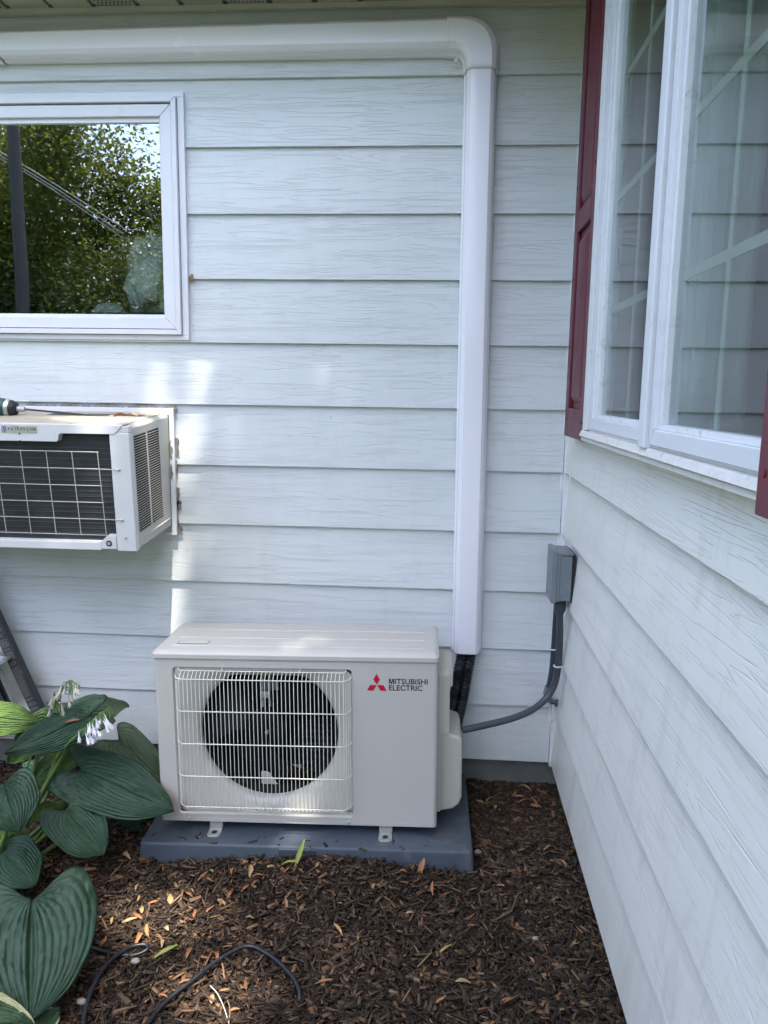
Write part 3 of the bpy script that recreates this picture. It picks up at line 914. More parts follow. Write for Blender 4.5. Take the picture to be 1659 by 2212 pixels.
# groove lines near the bottom edge and screws
b = MB(); b.box(-0.385, -0.345, -0.0007, 0.001, 0.0135, 0.0150); b.box(-0.32, 0.145, -0.0007, 0.001, 0.0135, 0.0150); b.box(0.167, 0.366, -0.0008, 0.001, 0.0125, 0.0142); b.box(0.378, 0.395, -0.0008, 0.001, 0.0125, 0.0142)
b.build('pressed_groove', M['unit_p'], unit)
for (sx, sz, rr_, bb) in ((-0.3553, 0.0504, 0.0048, 0.007), (0.1564, 0.0497, 0.0056, 0.007), (-0.3332, 0.0136, 0.0042, 0), (0.1548, 0.0126, 0.0042, 0)):
    b = MB(); b.tube([(sx, bb, sz), (sx, bb - 0.003, sz), (sx, bb - 0.0045, sz)], [rr_, rr_, rr_ * 0.5], 12); b.build('screw', M['steel'], unit, 0, 50)
# inside: shroud, coil, fan
b = MB(); rows = []
for bb, r_ in ((0.045, 0.21), (0.20, 0.21)):
    rows.append([(HC.x + r_ * math.cos(q_), bb, HC.z + r_ * math.sin(q_)) for q_ in [2 * math.pi * i / 48 for i in range(49)]])
b.grid(rows); b.box(HC.x - 0.215, HC.x + 0.215, 0.20, 0.202, HC.z - 0.215, HC.z + 0.215)
b.build('fan_shroud', M['black'], unit, 0, 60)
b = MB()
for i in range(17): b.tube([(HC.x + 0.03, 0.185, 0.11 + i * 0.021), (HC.x + 0.17, 0.185, 0.11 + i * 0.021)], 0.0022, 6)
for i in range(26): b.box(HC.x + 0.03 + i * 0.0055, HC.x + 0.0305 + i * 0.0055, 0.187, 0.199, 0.10, 0.46)
b.build('coil', M['coil'], unit)
hub = Vector((-0.094, 0.052, 0.262))
fan = empty('fan', (HC.x - 0.012, 0.06, HC.z - 0.012)); fan.parent = unit
b = MB(); b.tube([(0, 0.05, 0), (0, 0.012, 0), (0, 0.002, 0), (0, 0, 0)], [0.070, 0.066, 0.058, 0.02], 40); b.build('hub', M['fan'], fan, 0, 50)
b = MB(); b.tube([(0, 0, 0), (0, -0.010, 0)], 0.0065, 6); b.build('hub_nut', M['steel'], fan, 0.001)
for k in range(3):
    base_a = R(150 + 120 * k); b = MB(); rows = []
    for i in range(13):
        rr_ = 0.060 + (0.198 - 0.060) * i / 12
        row = []
        for j in range(13):
            sw = -0.62 + 1.24 * j / 12
            wdt = 0.55 + 0.45 * (i / 12) ** 0.7
            an = base_a + sw * wdt + 0.25 * (i / 12)
            row.append((rr_ * math.cos(an), 0.025 + 0.036 * (j / 6 - 1) * -1 + 0.010 * (i / 12) ** 2, rr_ * math.sin(an)))
        rows.append(row)
    b.grid(rows); o = b.build('blade', M['fan'], fan, 0, 60)
    md = o.modifiers.new('s', 'SOLIDIFY'); md.thickness = 0.0025
b = MB(); b.box(-0.120, -0.112, 0.090, 0.12, 0.33, 0.47); b.box(-0.098, -0.090, 0.090, 0.12, 0.33, 0.47); b.box(-0.122, -0.070, 0.115, 0.12, 0.38, 0.41)
b.box(-0.118, -0.088, 0.070, 0.085, 0.372, 0.392)
b.build('motor_bracket', M['zinc'], unit, 0.002)
b = MB(); b.box(-0.13, -0.01, 0.10, 0.16, 0.075, 0.115); b.build('label_plate', M['unit_p'], unit, 0.002)
# lid with ridges
LZ = H + 0.0015
b = MB(); o1 = rrect(-0.4235, 0.4235, -0.006, DP + 0.004, 0.014); o2 = rrect(-0.4235, 0.4235, -0.006, DP + 0.004, 0.014); o3 = rrect(-0.417, 0.417, 0.001, DP - 0.002, 0.016); o4 = rrect(-0.405, 0.405, 0.016, DP - 0.012, 0.02)
m_ = len(o1)
vs = [(p[0], p[1], LZ) for p in o1] + [(p[0], p[1], LZ + 0.0135) for p in o2] + [(p[0], p[1], LZ + 0.0205) for p in o3] + [(p[0], p[1], LZ + 0.0235) for p in o4]
b.add(vs, [(j * m_ + i, j * m_ + (i + 1) % m_, (j + 1) * m_ + (i + 1) % m_, (j + 1) * m_ + i) for j in range(3) for i in range(m_)] + [tuple(range(m_))[::-1], tuple(range(3 * m_, 4 * m_))])
lid = b.build('lid', M['unit'], unit, 0.0015, 40)
b = MB(); 
for bb in (0.047, 0.123, 0.203): b.tube([(-0.375, bb, LZ + 0.0233), (0.380, bb, LZ + 0.0233)], 0.0022, 8)
for bb in (0.030, 0.060, 0.09, 0.135, 0.165, 0.215): b.box(0.386, 0.3872, bb, bb + 0.020, LZ + 0.0236, LZ + 0.0242)
b.build('lid_ridge', M['unit'], lid, 0, 60)
LZT = LZ + 0.0238
b = MB(); b.box(-0.366, -0.272, 0.060, 0.092, LZT, LZT + 0.0005); st_ = b.build('sticker', M['ink'], lid)
b = MB(); b.box(-0.3640, -0.2740, 0.062, 0.090, LZT + 0.0006, LZT + 0.0009); b.build('sticker_face', M['paper'], st_)
# emblem and lettering
em = empty('emblem', (0, 0, 0)); em.parent = unit
def lp(px, py): return (0.2425 + (px - 430) * 0.000170, 0.4318 + (595 - py) * 0.000176)
for pl in ([(425, 305), (370, 403), (430, 490), (485, 403)], [(425, 499), (315, 499), (260, 595), (370, 595)], [(438, 499), (545, 499), (600, 595), (490, 595)]):
    b = MB(); b.prism([lp(*p) for p in pl], 1, -0.0008, 0.0005); b.build('diamond', M['red'], em)
text_mesh('lettering', 'ITSUBISHI', M['ink'], 0.0950, 0.0165, XZ(0.2955, -0.0001, 0.4528), unit, 0.014)
mx, mz, sw_, mh_, mw_ = 0.2780, 0.4530, 0.0030, 0.0161, 0.0150
b = MB(); b.prism([(mx, mz), (mx, mz + mh_), (mx + 0.0042, mz + mh_), (mx + mw_ / 2, mz + 0.0050), (mx + mw_ - 0.0042, mz + mh_), (mx + mw_, mz + mh_), (mx + mw_, mz), (mx + mw_ - sw_, mz), (mx + mw_ - sw_, mz + 0.0115), (mx + mw_ / 2 + 0.0014, mz), (mx + mw_ / 2 - 0.0014, mz), (mx + sw_, mz + 0.0115), (mx + sw_, mz)], 1, -0.0007, 0.0004)
b.build('lettering', M['ink'], unit)
text_mesh('lettering', 'ELECTRIC', M['ink'], 0.0975, 0.0168, XZ(0.2780, -0.0001, 0.4330), unit, 0.012)
# fan guard
g = MB(); GB = -0.033
lo_, hi_ = -0.3345, 0.1475
N_ = 41
for i in range(N_):
    a_ = lo_ + (hi_ - lo_) * i / (N_ - 1)
    g.tube([(a_, 0.003, 0.4835), (a_, -0.012, 0.4830), (a_, -0.024, 0.4745), (a_, GB + 0.001, 0.4665), (a_, GB + 0.001, 0.072), (a_, GB + 0.006, 0.062), (a_, -0.010, 0.0525), (a_, 0.003, 0.0515)], 0.00108, 6)
for s_, e_ in ((-1, lo_), (1, hi_)):
    for k, (da, bb) in enumerate(((0.0065, -0.028), (0.012, -0.020), (0.0165, -0.011))):
        g.tube([(e_ + s_ * da, bb, 0.462 - 0.002 * k), (e_ + s_ * da, bb, 0.070)], 0.00125, 6)
for z in (0.4690, 0.3705, 0.2695, 0.1675, 0.0700):
    P = [(lo_ - 0.021, 0.004, z + 0.001), (lo_ - 0.017, -0.012, z), (lo_ - 0.008, -0.026, z), (lo_ + 0.004, GB - 0.0008, z), (hi_ - 0.004, GB - 0.0008, z), (hi_ + 0.008, -0.026, z), (hi_ + 0.017, -0.012, z), (hi_ + 0.021, 0.004, z + 0.001)]
    g.tube(P, 0.0018, 8)
g.tube([(lo_ - 0.009, 0.004, 0.4915), (lo_ - 0.009, -0.006, 0.490), (lo_ - 0.002, -0.006, 0.4850), (hi_ - 0.002, -0.006, 0.4850), (hi_ + 0.005, -0.006, 0.490), (hi_ + 0.005, 0.004, 0.4915)], 0.0017, 8)
g.tube([(lo_, -0.012, 0.0525), (hi_, -0.012, 0.0525)], 0.0017, 8)
for a_ in (-0.213, 0.018): g.tube([(a_, 0.005, 0.4925), (a_, -0.006, 0.491), (a_, -0.008, 0.484)], 0.0016, 8)
g.build('fan_guard', M['guard'], unit, 0, 50)
# right side service cover
s = MB(); s.prism([(0.078, 0.262), (0.078, 0.452), (0.094, 0.4615), (0.280, 0.4615), (0.280, 0.262)], 0, 0.4195, 0.4575)
s.prism([(0.060, 0.020), (0.072, 0.4165), (0.078, 0.4165), (0.078, 0.016)], 0, 0.4195, 0.432)
s.build('service_cover', M['unit_p'], unit, 0.006, seg=3)
s = MB(); s.prism([(0.4576, 0.413), (0.4576, 0.4585), (0.466, 0.4535), (0.4665, 0.420), (0.462, 0.413)], 1, 0.082, 0.279); s.build('cover_handle', M['unit_p'], unit, 0.002)
s = MB()
s.prism([(0.4196, 0.006), (0.4196, 0.2615), (0.4600, 0.2615), (0.492, 0.250), (0.497, 0.235), (0.498, 0.055), (0.490, 0.032), (0.470, 0.016)], 1, 0.084, 0.282)
s.build('pipe_housing', M['unit_p'], unit, 0.008, seg=4)
# mounting feet
for a_ in (-0.2525, 0.2665):
    f_ = MB(); pts = rrect(a_ - 0.020, a_ + 0.020, -0.034, 0.05, 0.012)
    f_.prism(pts, 2, -0.0272, -0.0245); f_.box(a_ - 0.020, a_ + 0.020, 0.012, 0.0145, -0.0245, 0.004)
    ft = f_.build('foot', M['zinc'], unit, 0.0006)
    b = MB(); b.tube([(a_, -0.012, -0.0243), (a_, -0.012, -0.0236)], 0.0085, 16); b.tube([(a_, -0.012, -0.0238), (a_, -0.012, -0.0233)], 0.0086, 16); sl = b.build('slot', M['gap'], ft)
    b = MB(); b.box(a_ - 0.019, a_ + 0.019, 0.0, 0.012, -0.0245, -0.019); b.tube([(a_ - 0.012, -0.024, -0.0245), (a_ - 0.012, -0.024, -0.020)], 0.004, 10); b.tube([(a_ + 0.012, -0.024, -0.0245), (a_ + 0.012, -0.024, -0.020)], 0.004, 10)
    b.build('bracket', M['zinc'], ft, 0.001)
# pad
pad = empty('equipment_pad', label='dark blue grey moulded plastic pad sunk in the mulch under the heat pump', cat='pad')
pad.matrix_world = UM
b = MB()
zt_, zb_ = -0.0275, -0.16
a0p, a1p, b0p, b1p = -0.462, 0.5225, -0.068, 0.405
tp = rrect(a0p, a1p, b0p, b1p, 0.014, 4); bt = rrect(a0p - 0.008, a1p + 0.010, b0p - 0.006, b1p + 0.006, 0.014, 4)
m_ = len(tp)
mid = rrect(a0p - 0.003, a1p + 0.003, b0p - 0.003, b1p + 0.003, 0.014, 4)
b.add([(p[0], p[1], zb_) for p in bt] + [(p[0], p[1], zt_ - 0.008) for p in mid] + [(p[0], p[1], zt_ - 0.002) for p in tp] + [(p[0] * 0.992, 0.17 + (p[1] - 0.17) * 0.985, zt_) for p in tp],
      [(j * m_ + i, j * m_ + (i + 1) % m_, (j + 1) * m_ + (i + 1) % m_, (j + 1) * m_ + i) for j in range(3) for i in range(m_)] + [tuple(range(3 * m_, 4 * m_)), tuple(range(m_))[::-1]])
b.build('pad_slab', M['pad'], pad, 0, 35)
b = MB(); b.box(-0.045, 0.065, -0.0755, -0.068, -0.062, -0.0335); b.build('pad_tab', M['pad'], pad, 0.003)

# ------------------------------------------------------------------ through-wall air conditioner
ac = empty('wall_air_conditioner', (0, 0, 0), label='old white air conditioner sticking out of the wall under the window', cat='air conditioner')
AX, AZ0, AZ1 = -0.911, 0.779, 1.163
TL = 0.0235 / 0.30
body = empty('cabinet', (0, 0, 0)); body.parent = ac
body.rotation_euler = (math.atan(TL), 0, 0); body.location = (0, -0.33, AZ0)
# local: y 0 = front, +y into the wall, z 0 = bottom
HZ = AZ1 - AZ0
LX = -1.62
b = MB(); b.prism([(LX, 0.004), (AX, 0.004), (AX, HZ - 0.012), (AX - 0.012, HZ), (LX, HZ)], 1, 0.025, 0.36)
b.build('casing', M['ac_side'], body, 0.003)
b = MB(); b.box(LX, AX - 0.012, 0.004, 0.352, HZ + 0.0002, HZ + 0.0014); tp_ = b.build('top_cover', M['ac_top'], body)
b = MB()
for j in range(3):
    for i in range(54): b.box(-1.27 + i * 0.0058, -1.267 + i * 0.0058, 0.215 + j * 0.018, 0.227 + j * 0.018, HZ + 0.0015, HZ + 0.002)
b.build('top_vent', M['gap'], tp_)
# front: stile, bottom rail, header with tab
b = MB(); b.box(-0.9705, AX + 0.0015, -0.004, 0.0245, -0.001, HZ - 0.022); b.build('front_stile', M['ac'], body, 0.004, seg=3)
b = MB(); b.prism([(LX, HZ - 0.052), (-1.131, HZ - 0.052), (-1.126, HZ - 0.048), (-1.121, HZ - 0.031), (-1.114, HZ - 0.027), (-0.953, HZ - 0.027), (-0.929, HZ - 0.004), (-0.929, HZ + 0.001), (LX, HZ + 0.001)], 1, -0.006, 0.0245)
b.build('header', M['ac'], body, 0.002)
b = MB(); b.prism([(AX + 0.001, HZ - 0.0215), (-0.9525, HZ - 0.0255), (-0.9285, HZ - 0.003), (AX + 0.001, HZ - 0.003)], 1, -0.003, 0.0245); b.build('header_corner', M['ac'], body, 0.002)
b = MB(); b.box(LX, -1.0205, -0.004, 0.0245, 0.0, 0.0265); b.build('bottom_rail', M['ac'], body, 0.003)
b = MB(); b.prism([(-1.020, 0.006), (-0.971, 0.006), (-0.971, 0.048), (-0.9985, 0.048), (-1.019, 0.028)], 1, -0.006, 0.0245); cb = b.build('corner_bracket', M['ac'], body, 0.002)
b = MB(); b.tube([(-0.9935, -0.0062, 0.024), (-0.9935, -0.0075, 0.024)], 0.0095, 20); b.build('screw_hole', M['gap'], cb)
b = MB(); b.tube([(-0.9935, -0.0076, 0.024), (-0.9935, -0.0085, 0.024)], 0.0055, 14); b.build('screw', M['zinc'], cb)
b = MB(); b.tube([(-0.941, -0.004, 0.042), (-0.941, -0.008, 0.042)], [0.0045, 0.003], 12); b.build('screw', M['zinc'], body, 0, 40)
# coil
b = MB(); b.box(LX, -0.9705, 0.020, 0.05, 0.02, HZ - 0.01); cl = b.build('condenser_coil', M['fin'], body)
b = MB()
for i in range(21):
    z = 0.030 + i * 0.0165
    b.box(LX, -0.9706, 0.0185, 0.0199, z, z + 0.0010 + 0.0006 * (i % 2))
b.build('coil_tube', M['conduit'], cl)
# wire grid
b = MB()
V_ = [(-1.5585 + 0.0786 * i) for i in range(8)]
for i in range(8):
    xt = -1.005 - 0.0786 * i
    b.tube([(xt - 0.002, -0.0085, 0.304), (xt + 0.006, -0.0085, 0.048)], 0.0012, 6)
for z in (0.304, 0.2535, 0.2025, 0.151, 0.0995, 0.050):
    xe = -1.004 + (0.304 - z) * 0.031
    full = z in (0.2535, 0.0995)
    b.tube([(LX, -0.0075, z + 0.001), (xe, -0.0075, z)] + ([(-0.962, -0.007, z - 0.001), (-0.951, -0.0055, z - 0.0015)] if full else []), 0.0012, 6)
for z in (0.252, 0.098):
    b.tube([(-0.954, -0.0055, z), (-0.947, -0.008, z), (-0.944, -0.004, z)], 0.0028, 8)
b.build('wire_grid', M['grid'], body, 0, 50)
# side louvres: dark cut-outs with thin slats
AXs = AX + 0.0005
for y0_, y1_ in ((0.032, 0.128), (0.142, 0.238)):
    zz0, zz1 = 0.050 + 0.0, 0.348
    b = MB(); b.box(AX - 0.001, AXs, y0_, y1_, zz0, zz1); lv = b.build('side_vent', M['gap'], body)
    b = MB()
    for i in range(38):
        z = zz0 + 0.002 + i * (zz1 - zz0 - 0.002) / 38
        b.prism([(AX - 0.0005, z), (AX + 0.0016, z - 0.0002), (AX + 0.0017, z + 0.0005), (AX - 0.0003, z + 0.0014)], 1, y0_, y1_)
    b.build('louvre', M['ac_side'], lv)
b = MB(); b.box(AX, AX + 0.003, 0.02, 0.30, 0.028, 0.032); b.build('side_rib', M['ac_side'], body, 0.001)
# badge
b = MB(); b.box(-1.296, -1.187, -0.0072, -0.0061, HZ - 0.0275, HZ - 0.0060); bd = b.build('badge', M['badge'], body, 0.0003)
b = MB(); b.prism([(-1.2905, HZ - 0.010), (-1.2905, HZ - 0.018), (-1.286, HZ - 0.0255), (-1.2815, HZ - 0.018), (-1.2815, HZ - 0.010), (-1.286, HZ - 0.0075)], 1, -0.0078, -0.0073); b.build('badge_shield', M['blue'], bd)
b = MB(); b.prism([(-1.2885, HZ - 0.021), (-1.2875, HZ - 0.0215), (-1.2835, HZ - 0.011), (-1.2845, HZ - 0.0105)], 1, -0.0082, -0.0079); b.build('badge_stroke', M['white'], bd)
tx = 'FRIEDRICH'
for i, ch in enumerate(tx):
    text_mesh('badge_letter', ch, M['badge_ink'], 0.0052 if ch != 'I' else 0.0016, 0.0085, XZ(-1.2745 + i * 0.0096 + (0.0018 if ch == 'I' else 0), -0.0073, HZ - 0.0195), bd, 0.03)
b = MB(); b.tube([(-1.241, -0.0062, HZ - 0.030), (-1.241, -0.0078, HZ - 0.030)], 0.0026, 10); b.tube([(-1.241, -0.0062, HZ - 0.0505), (-1.241, -0.0075, HZ - 0.0505)], 0.0018, 10); b.build('screw_hole', M['gap'], body)
# trim round the sleeve and ragged caulk
b = MB(); b.box(-1.70, -0.8925, -0.026, -0.0135, 1.1815, 1.2045); b.box(-0.9085, -0.8925, -0.0255, -0.0135, 0.7720, 1.1812); b.box(-0.93, -0.909, -0.024, -0.0135, 0.7725, 0.7805)
b.build('wall_trim', M['white'], ac, 0.001)
b = MB()
rc = random.Random(3)
def ragged(pts_fn, n, name):
    pass
top = [(-1.42 + i * 0.007, 1.2030 + (0.005 + 0.004 * rc.random() if (i % 17) > 1 else 0.001) * (1 if i < 70 else 0.8) + 0.003 * math.sin(i * 0.35)) for i in range(77)]
b.prism([(p[0], p[1]) for p in top] + [(-0.885, 1.1975), (-1.42, 1.1975)], 1, -0.0155, -0.0100)
for (z0_, z1_, w_) in ((1.045, 1.105, 0.011), (0.985, 1.03, 0.004), (0.875, 0.935, 0.010), (0.80, 0.875, 0.004), (0.782, 0.80, 0.014), (0.86, 0.89, 0.016)):
    nn = 9
    rt = [(-0.8925 + w_ * (0.55 + 0.6 * rc.random()), z0_ + (z1_ - z0_) * i / (nn - 1)) for i in range(nn)]
    b.prism([(-0.8945, z0_)] + rt + [(-0.8945, z1_)], 1, -0.0165, -0.0100)
b.build('caulk', M['caulk'], ac)
b = MB()
for (z0_, z1_) in ((1.03, 1.10), (0.96, 1.02)):
    rt = [(-0.9055 + 0.012 * rc.random() * (1 - abs(i / 7 - 0.5)), z0_ + (z1_ - z0_) * i / 7) for i in range(8)]
    b.prism([(-0.9085, z0_ + 0.01)] + rt + [(-0.9085, z1_ - 0.01)], 1, -0.0270, -0.0258)
b.build('peeled_patch', M['caulk'], ac)

# impact driver lying on top of the air conditioner
drv = empty('impact_driver', (-1.335, -0.17, 1.198), (0, R(3.5), R(3)), label='teal and black impact driver lying on the air conditioner', cat='power tool')
def lathe_x(prof, n=22):
    return [(x_, 0, 0) for x_, r_ in prof], [r_ for x_, r_ in prof]
P, q_ = lathe_x([(-0.22, 0.024), (-0.21, 0.030), (-0.07, 0.031), (-0.060, 0.030), (-0.052, 0.029)]); b = MB(); b.tube(P, q_, 20)
b.box(-0.205, -0.155, -0.14, 0, -0.016, 0.016); b.box(-0.235, -0.13, -0.17, -0.125, -0.022, 0.022)
b.build('tool_housing', M['teal'], drv, 0.003)
P, q_ = lathe_x([(-0.0515, 0.0285), (-0.047, 0.0300), (-0.042, 0.0285), (-0.038, 0.0265)]); b = MB(); b.tube(P, q_, 20); b.build('gear_case', M['steel'], drv, 0, 50)
P, q_ = lathe_x([(-0.042, 0.0268), (-0.034, 0.0262), (-0.020, 0.020), (-0.017, 0.0145), (-0.0165, 0.011)]); b = MB(); b.tube(P, q_, 20); b.build('nose', M['tblack'], drv, 0, 50)
P, q_ = lathe_x([(-0.017, 0.0092), (-0.002, 0.0092), (0.0, 0.008), (0.006, 0.0078), (0.008, 0.005)]); b = MB(); b.tube(P, q_, 18); b.build('chuck', M['zinc'], drv, 0, 50)
bit = empty('driver_bit', (-1.335, -0.17, 1.198), (0, R(4.3), R(5.5)), label='long dark driver bit with a pink nut sleeve clamped in the tool', cat='tool bit')
P, q_ = lathe_x([(0.006, 0.0034), (0.292, 0.0034)]); b = MB(); b.tube(P, q_, 6); b.build('shaft', M['tblack'], bit)
P, q_ = lathe_x([(0.274, 0.0050), (0.277, 0.0068), (0.296, 0.0068)]); b = MB(); b.tube(P, q_, 16); b.build('sleeve', M['socket'], bit, 0, 50)
P, q_ = lathe_x([(0.2962, 0.0062), (0.310, 0.0062), (0.3105, 0.003)]); b = MB(); b.tube(P, q_, 6); b.build('nut_socket', M['steel'], bit)

# ------------------------------------------------------------------ disconnect box, conduits
dbx = empty('disconnect_box', (0, 0, 0), label='small grey electrical disconnect box fixed beside the inner wall corner', cat='electrical box')
b = MB(); b.box(0.3665, 0.4128, -0.247, -0.135, 0.644, 0.786); b.build('enclosure', M['box'], dbx, 0.003)
b = MB(); b.box(0.3525, 0.3660, -0.2515, -0.130, 0.637, 0.800); b.box(0.366, 0.376, -0.2495, -0.2475, 0.642, 0.794); b.build('front_cover', M['box'], dbx, 0.002)
b = MB(); b.box(0.360, 0.4140, -0.2505, -0.133, 0.7865, 0.7955); b.build('rain_lip', M['box'], dbx, 0.002)
b = MB(); b.tube([(0.390, -0.2471, 0.672), (0.390, -0.2482, 0.672)], [0.0115, 0.0105], 24); b.build('knockout', M['box'], dbx, 0, 30)
b = MB()
for i in range(12):
    pass
hasp = [(0.3515, -0.235 + 0.0, 0.655)] + [(0.3495 - 0.007 * math.sin(t_ * math.pi), -0.22 + 0.0, 0.655 + 0.004 * math.cos(t_ * math.pi)) for t_ in [i / 6 for i in range(7)]]
b.tube([(0.3525, -0.215, 0.659), (0.343, -0.215, 0.6575), (0.3395, -0.215, 0.655), (0.343, -0.215, 0.6525), (0.3525, -0.215, 0.652)], 0.001, 6)
b.build('hasp', M['zinc'], dbx)
b = MB(); b.box(0.4129, 0.4200, -0.2475, -0.134, 0.640, 0.790); b.build('painted_shadow', M['gap'], dbx)  # dark sheet painting in the shade between box and siding
cnd = empty('flexible_conduit', (0.388, -0.2, 0.62), label='grey flexible conduit dropping from the electrical box and sweeping to the heat pump', cat='conduit')
def rel(P, o_): return [Vector(p) - Vector(o_) for p in P]
co_ = (0.388, -0.2, 0.62)
cp = [(0.388, -0.2, 0.62), (0.3915, -0.195, 0.56), (0.397, -0.18, 0.49), (0.3985, -0.165, 0.41), (0.391, -0.16, 0.345), (0.368, -0.165, 0.300), (0.325, -0.19, 0.270), (0.270, -0.22, 0.254), (0.20, -0.25, 0.243), (0.095, -0.285, 0.230)]
b = MB(); b.tube(rel(smooth_path(cp, 8), co_), 0.0108, 14); b.build('hose', M['conduit'], cnd, 0, 60)
b = MB(); b.tube(rel([(0.3885, -0.2, 0.643), (0.3885, -0.2, 0.628)], co_), 0.0175, 18); b.tube(rel([(0.3885, -0.2, 0.6278), (0.3885, -0.2, 0.600)], co_), [0.0190, 0.0175], 18); b.tube(rel([(0.3885, -0.2, 0.5998), (0.389, -0.2, 0.592)], co_), [0.0150, 0.0135], 14)
b.build('connector', M['conduit'], cnd, 0.001, 40)
cn2 = empty('supply_conduit', (0.4, -0.1, 0.6), label='thinner grey conduit hugging the corner behind the front conduit', cat='conduit')
co2 = (0.4, -0.1, 0.6)
b = MB(); b.tube(rel(smooth_path([(0.385, -0.155, 0.645), (0.389, -0.125, 0.56), (0.394, -0.085, 0.46), (0.396, -0.06, 0.37), (0.392, -0.05, 0.31), (0.386, -0.045, 0.278)], 8), co2), 0.0088, 12); b.build('hose', M['conduit'], cn2, 0, 60)
b = MB(); b.tube(rel([(0.388, -0.046, 0.290), (0.384, -0.044, 0.262)], co2), 0.0115, 14); b.tube(rel([(0.384, -0.044, 0.262), (0.386, -0.038, 0.24), (0.398, -0.020, 0.232)], co2), 0.009, 12)
b.build('fitting', M['box'], cn2, 0, 50)
def tie(x_, y_, z_, r_, label, tl):
    b = MB(); P = [(x_ + r_ * math.cos(a), y_ + r_ * math.sin(a), z_ + 0.001 * math.cos(a)) for a in [2 * math.pi * i / 20 for i in range(21)]]
    b.tube(P, 0.0028, 8, False); b.tube([(x_ + r_, y_, z_ - 0.001), (x_ + r_ + tl, y_ + 0.01, z_ - 0.003)], 0.0028, 8)
    tag(b.build('cable_tie', M['tie'], None, 0, 60), label, 'cable tie')
tie(0.3985, -0.166, 0.408, 0.0135, 'white strap tie round the front grey conduit, fixed to the siding', 0.012)
tie(0.3945, -0.079, 0.435, 0.0112, 'small pale tie round the thinner conduit in the corner', 0.006)
spg = empty('capped_pipe', (0.40, -0.05, 0.25), label='short brass-capped pipe stub poking out of the wall corner behind the conduit', cat='pipe')
b = MB(); b.tube([(-0.006, -0.028, 0.002), (0.010, -0.030, -0.002)], 0.0085, 12); b.tube([(0.0105, -0.030, -0.002), (0.017, -0.031, -0.003)], 0.0125, 16); b.build('stub', M['conduit'], spg, 0, 50)
b = MB(); b.tube([(0.0172, -0.031, -0.003), (0.0190, -0.031, -0.003)], 0.0130, 16); b.build('cap', M['dry_tan'], spg)

# ------------------------------------------------------------------ ground: soil sheet, mulch
def gh(x, y):
    h = -0.128
    h += 0.022 * max(0, min(1, (y + 0.35) / 0.35)) * (1 if x > 0.1 else 0.5)
    h += 0.055 * max(0, min(1, (x - 0.22) / 0.2)) * max(0.15, min(1.0, (-y - 0.05) / 0.35))
    d = ((x + 0.31) / 0.36) ** 2 + ((y + 0.54) / 0.10) ** 2
    h += 0.040 * math.exp(-d)
    h += 0.010 * noise.noise(Vector((x * 3, y * 3, 0))) + 0.006 * noise.noise(Vector((x * 11, y * 11, 4)))
    return h
b = MB(); rows = []
for i in range(116):
    y = -2.9 + i * 0.026
    rows.append([(x_, y, gh(x_, y)) for x_ in [-2.4 + j * 0.026 for j in range(115)]])
b.grid(rows)
tag(b.build('flower_bed', M['soil'], None, 0, 80), kind='structure')
b = MB(); b.add([(-60, -90, -0.175), (60, -90, -0.175), (60, 20, -0.175), (-60, 20, -0.175)], [(0, 1, 2, 3)])
tag(b.build('lawn', M['lawn']), kind='structure')

def make_cloud(name, V, F, rv, m, parent=None, smooth=False):
    """V (n,3) verts, F (k, m) faces, rv per-vertex random value"""
    me = bpy.data.meshes.new(name)
    V = np.asarray(V, dtype=np.float32); F = np.asarray(F, dtype=np.int32)
    me.vertices.add(len(V)); me.vertices.foreach_set('co', V.ravel())
    me.loops.add(F.size); me.loops.foreach_set('vertex_index', F.ravel())
    me.polygons.add(len(F))
    me.polygons.foreach_set('loop_start', np.arange(0, F.size, F.shape[1], dtype=np.int32))
    me.polygons.foreach_set('loop_total', np.full(len(F), F.shape[1], dtype=np.int32))
    at = me.attributes.new('rnd', 'FLOAT', 'POINT')
    at.data.foreach_set('value', np.asarray(rv, dtype=np.float32))
    me.materials.append(m)
    me.update(calc_edges=True); me.validate()
    o = bpy.data.objects.new(name, me); COL.objects.link(o)
    if parent: o.parent = parent
    return o

def to_local(x, y):
    d = Vector((x, y, 0)) - UO
    return d.dot(axu), d.dot(bku)

